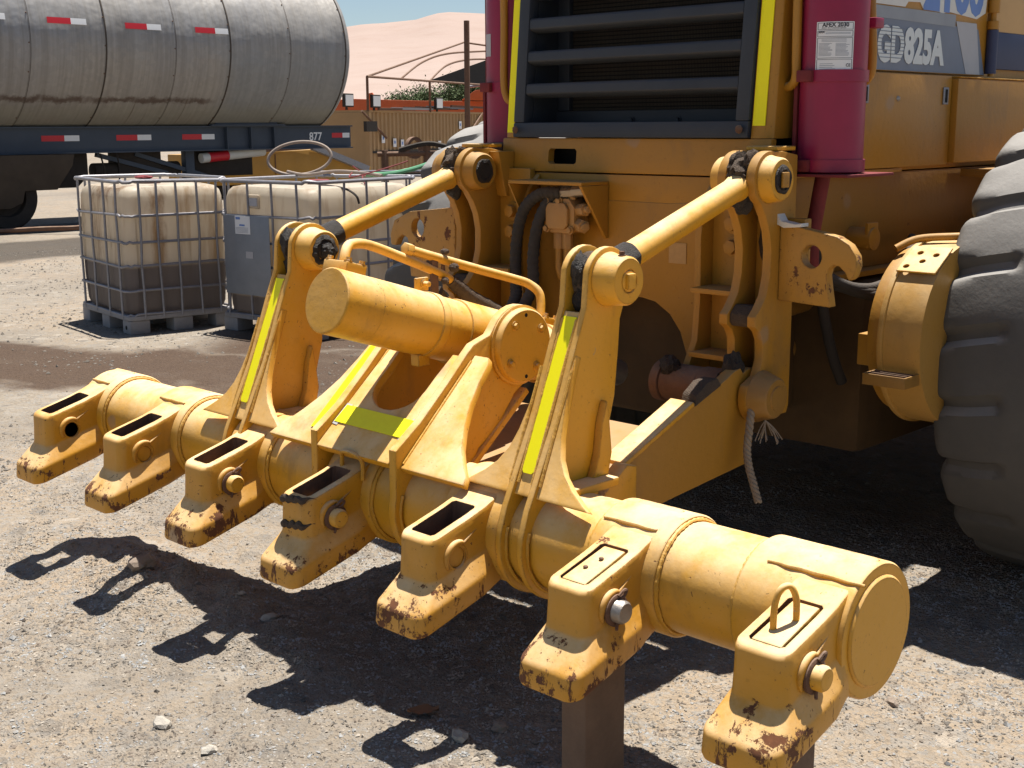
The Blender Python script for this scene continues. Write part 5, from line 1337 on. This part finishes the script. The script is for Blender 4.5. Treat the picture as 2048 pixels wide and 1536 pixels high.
# tan container with corrugated wall
w0 = Vector((-27.4, 22.35)); w1 = Vector((-31.3, 31.3)); wd = (w1-w0).normalized(); wp = Vector((-wd.y, wd.x))
ct = thing('site_container', 'tan corrugated container carrying a canopy frame on its roof', 'container', (w0.x, w0.y, 0))
L = 12.0; b = MB(); prof = []
n = 43
for i in range(n):
    s0 = L*i/n; p = L/n
    for q, dpt in ((0, 0), (.36, 0), (.5, .045), (.86, .045)): prof.append((s0+p*q, dpt))
prof.append((L, 0))
vs = []
for s0, dd_ in prof:
    q = w0+wd*s0+wp*(dd_+.03); vs += [(q.x, q.y, .1), (q.x, q.y, 1.96)]
part('corrugated_wall', b.add(vs, [(2*i, 2*i+2, 2*i+3, 2*i+1) for i in range(len(prof)-1)]), 'tan_steel', ct, 0, smooth=False)
def obox(s0, s1, d0, d1, z0, z1, nm, mt, par=ct, bv=0):
    pts = [w0+wd*s+wp*d for s, d in ((s0, d0), (s1, d0), (s1, d1), (s0, d1))]
    b = MB().add([(p.x, p.y, z) for z in (z0, z1) for p in pts], [(0, 3, 2, 1), (4, 5, 6, 7), (0, 1, 5, 4), (1, 2, 6, 5), (2, 3, 7, 6), (3, 0, 4, 7)])
    return part(nm, b, mt, par, bv)
obox(-.02, L, .0, 2.4, 1.965, 2.03, 'roof_edge', 'tan_steel'); obox(0, L, -.005, .06, .75, .82, 'wall_belt', 'under'); obox(-.06, .10, -.01, .15, 0, 1.96, 'corner_post', 'tan_steel')
obox(-.03, .02, .15, 2.4, .1, 1.96, 'end_wall', 'tan_steel'); obox(.1, L, .1, 2.35, 0, .09, 'floor_sill', 'under')
for s0, z, m in ((.75, 1.05, 'white'), (1.55, .92, 'white'), (2.1, .88, 'white'), (6.8, 1.45, 'white'), (5.0, .80, 'white')):
    g = obox(s0, s0+.22, -.012, -.007, z, z+.26, 'wall_notice', m); obox(s0+.06, s0+.16, -.018, -.013, z+.10, z+.19, 'notice_symbol', 'blue', ct)
obox(-.9, -.2, -.35, -.25, 1.40, 1.70, 'coil_spring', 'under')
# planks and sheet scrap on the roof
for k in range(6):
    q0 = w0+wd*(.3+1.1*k)+wp*(-.15+.1*k % .5); q1 = q0+wd*(3.0+.3*k)+wp*(.2-.1*(k % 3))
    solo('roof_plank', MB().tube([(q0.x, q0.y, 2.06+.03*k), (q1.x, q1.y, 2.08+.02*k)], .05, 4), ('rusty', 'galv', 'rusty')[k % 3], ['rusty board nearest the corner on the container roof', 'galvanised strip on the container roof', 'rusty bar mid roof on the container', 'rusty bar further along the container roof', 'grey metal strip further along the roof', 'last rusty board on the container roof'][k], 'plank', 'scrap on the container roof')
# canopy frame
def cpnt(s0, d0, z): q = w0+wd*s0+wp*d0; return (q.x, q.y, z)
cf = thing('canopy_frame', 'rusty tube canopy frame with torn black shade cloth', 'canopy', tuple(cpnt(0, 0, 2.0)))
CFH = 3.0
for s0 in (-.1, 4.4, 11.0): part('canopy_post', MB().cyl(cpnt(s0, 0, 2.0), cpnt(s0, 0, CFH+.0), .040, n=8), 'rusty', cf, 0)
def beam_(a, b, r=.036): part('canopy_bar', MB().cyl(a, b, r, n=8), 'rusty', cf, 0)
beam_(cpnt(-.1, 0, CFH), cpnt(13.5, 0, CFH)); beam_(cpnt(-.1, 0, CFH), cpnt(12.6, 2.2, CFH+1.75)); beam_(cpnt(12.6, 2.2, CFH+1.75), cpnt(15, 1.2, CFH+1.6))
part('canopy_bow', MB().tube(spl([cpnt(2.2, 0, CFH), cpnt(5.0, .5, CFH+.65), cpnt(8.5, 1.1, CFH+1.1), cpnt(13.5, 1.6, CFH+1.45)], 8), .035, 6), 'rusty', cf, 0)
part('canopy_bow', MB().tube(spl([cpnt(4.4, 0, CFH), cpnt(7.0, .5, CFH+.62), cpnt(10.5, 1.1, CFH+.98), cpnt(14.0, 1.5, CFH+1.15)], 8), .035, 6), 'rusty', cf, 0)
for s0, a in ((1.0, -1), (7.5, 1)): part('canopy_strut', MB().cyl(cpnt(s0+1.5*a, 0, 2.0), cpnt(s0, -.05, 1.2), .035, n=6), 'rusty', cf, 0)
bm_ = MB(); nn_ = 12; vs = []
for i in range(nn_+1):
    for j in range(nn_+1):
        f, g = i/nn_, j/nn_
        vs.append(cpnt(4.4+9.3*f, (.02+1.5*g)*f+.01, CFH+.02+1.15*g*f))
bm_.add(vs, [(i*(nn_+1)+j, (i+1)*(nn_+1)+j, (i+1)*(nn_+1)+j+1, i*(nn_+1)+j+1) for i in range(nn_) for j in range(nn_)])
part('shade_cloth', bm_, 'cloth', cf, 0)
# floodlights on the roof edge
for s0, lb in ((-1.5, 'leftmost small floodlight above the tan container end'), (.25, 'largest floodlight on the tan container corner'), (4.9, 'rightmost floodlight on the container roof under the canopy')):
    t = thing('floodlight', lb, 'floodlight', cpnt(s0, -.05, 2.03), 'floodlights on the container roof')
    obox(s0-.28, s0+.28, -.12, -.04, 2.10, 2.48, 'lamp_housing', 'under', t, .01); obox(s0-.23, s0+.23, -.135, -.121, 2.14, 2.44, 'lamp_glass', 'glass', t, 0); obox(s0-.03, s0+.03, -.05, .0, 2.02, 2.0995, 'lamp_bracket', 'under', t, 0)
# steel pole
solo('steel_pole', MB().cyl((-10.62, 10.28, 0), (-10.64, 10.31, 3.0), .040, n=18), 'rusty', 'tall brown steel pole standing left of the grader', 'pole', None, .004)
# orange machine behind the container
om = thing('orange_crane', 'long orange red boom of a machine behind the container', 'crane', (-39.5, 35, 0))
oa = Vector((-43.5, 31.0)); ob = Vector((-35.5, 38.8)); od = (ob-oa).normalized(); op = Vector((-od.y, od.x))
def obx(s0, s1, d0, d1, pts, nm, mt):
    n = len(pts); v = []
    for d in (d0, d1):
        for s, z in pts: q = oa+od*s+op*d; v.append((q.x, q.y, z))
    part(nm, MB().add(v, [tuple(range(n)), tuple(range(n, 2*n))[::-1]]+[(i, (i+1) % n, n+(i+1) % n, n+i) for i in range(n)]), mt, om, .02)
obx(0, 0, 0, 1.0, [(0, 1.6), (12, 1.6), (12, 2.55), (6, 2.62), (3, 2.72), (0, 2.60)], 'boom', 'orange')
obx(0, 0, -.3, 1.4, [(7.6, 2.64), (9.6, 2.60), (10.0, 3.15), (8.2, 3.05)], 'deck_house', 'orange')
obx(0, 0, -.1, .2, [(3.6, 2.70), (3.9, 2.70), (3.75, 2.98), (3.6, 2.95)], 'boom_lug', 'orange')
obx(0, 0, -.25, 0, [(1, 0), (2, 0), (2, 1.6), (1, 1.6)], 'outrigger', 'orange'); obx(0, 0, -.25, 0, [(9, 0), (10, 0), (10, 1.6), (9, 1.6)], 'outrigger', 'orange')
q = oa+od*9.2; part('deck_rail', MB().tube([(q.x-1.0, q.y-1.0, 3.2), (q.x+.2, q.y+.2, 3.35), (q.x+1.3, q.y+1.3, 3.36)], .06, 6), 'galv', om, 0)

# green tree behind
tr = thing('tree', 'dusty green bushy trees behind the orange machine', 'tree', (-42.5, 39.5, 0))
def leaf_mat():
    t = NT('dusty_leaves'); col = t.mix(t.noise(.8, 4), (.055, .085, .035), (.13, .165, .075))
    return t.fin(col, .8, 0, None, .2)
M['leaf'] = leaf_mat()
td = Vector((.70, .714))
def tree_at(root, c, R_, H, seed, n):
    rg = np.random.default_rng(seed)
    b = MB().tube(spl([(c[0], c[1], 0), (c[0]+.1, c[1], H*.35), (c[0]-.1, c[1]+.15, H*.7)], 6), .16, 8, False, lambda t: 1-.6*t)
    for k in range(7):
        a = rg.uniform(0, 6.28); b.tube(spl([(c[0], c[1], H*.3), (c[0]+.5*R_*cos(a), c[1]+.5*R_*sin(a), H*.6), (c[0]+.8*R_*cos(a), c[1]+.8*R_*sin(a), H*.8)], 4), .06, 6, False, lambda t: 1-.7*t)
    part('trunk', b, 'trunk', root, 0)
    cl = np.stack([c[0]+rg.normal(0, R_*.5, 60), c[1]+rg.normal(0, R_*.5, 60), H*(.35+.55*rg.random(60))], -1)
    cl[:, 2] -= .12*H*np.clip(np.hypot(cl[:, 0]-c[0], cl[:, 1]-c[1])/R_, 0, 2)**2
    k = rg.integers(0, 60, n); p = cl[k]+rg.normal(0, .26, (n, 3))
    u = rg.normal(0, 1, (n, 3)); u /= np.linalg.norm(u, axis=1)[:, None]; w = np.cross(u, rg.normal(0, 1, (n, 3))); w /= np.linalg.norm(w, axis=1)[:, None]
    s = .05+.035*rg.random((n, 1))
    v = np.stack([p-u*s, p+w*s*.4, p+u*s, p-w*s*.4], 1).reshape(-1, 3)
    link('crown', np_mesh('crown', v, np.arange(4*n).reshape(n, 4), False), 'leaf', root)
tree_at(tr, (-41.6, 40.6), 1.8, 3.95, 1, 26000)
tr['label'] = 'taller dusty green tree behind the black shade cloth'
t2 = thing('tree', 'low dusty green bush left of the taller tree', 'tree', (-43.6, 38.4, 0)); tree_at(t2, (-43.4, 38.6), 2.0, 3.3, 2, 26000)
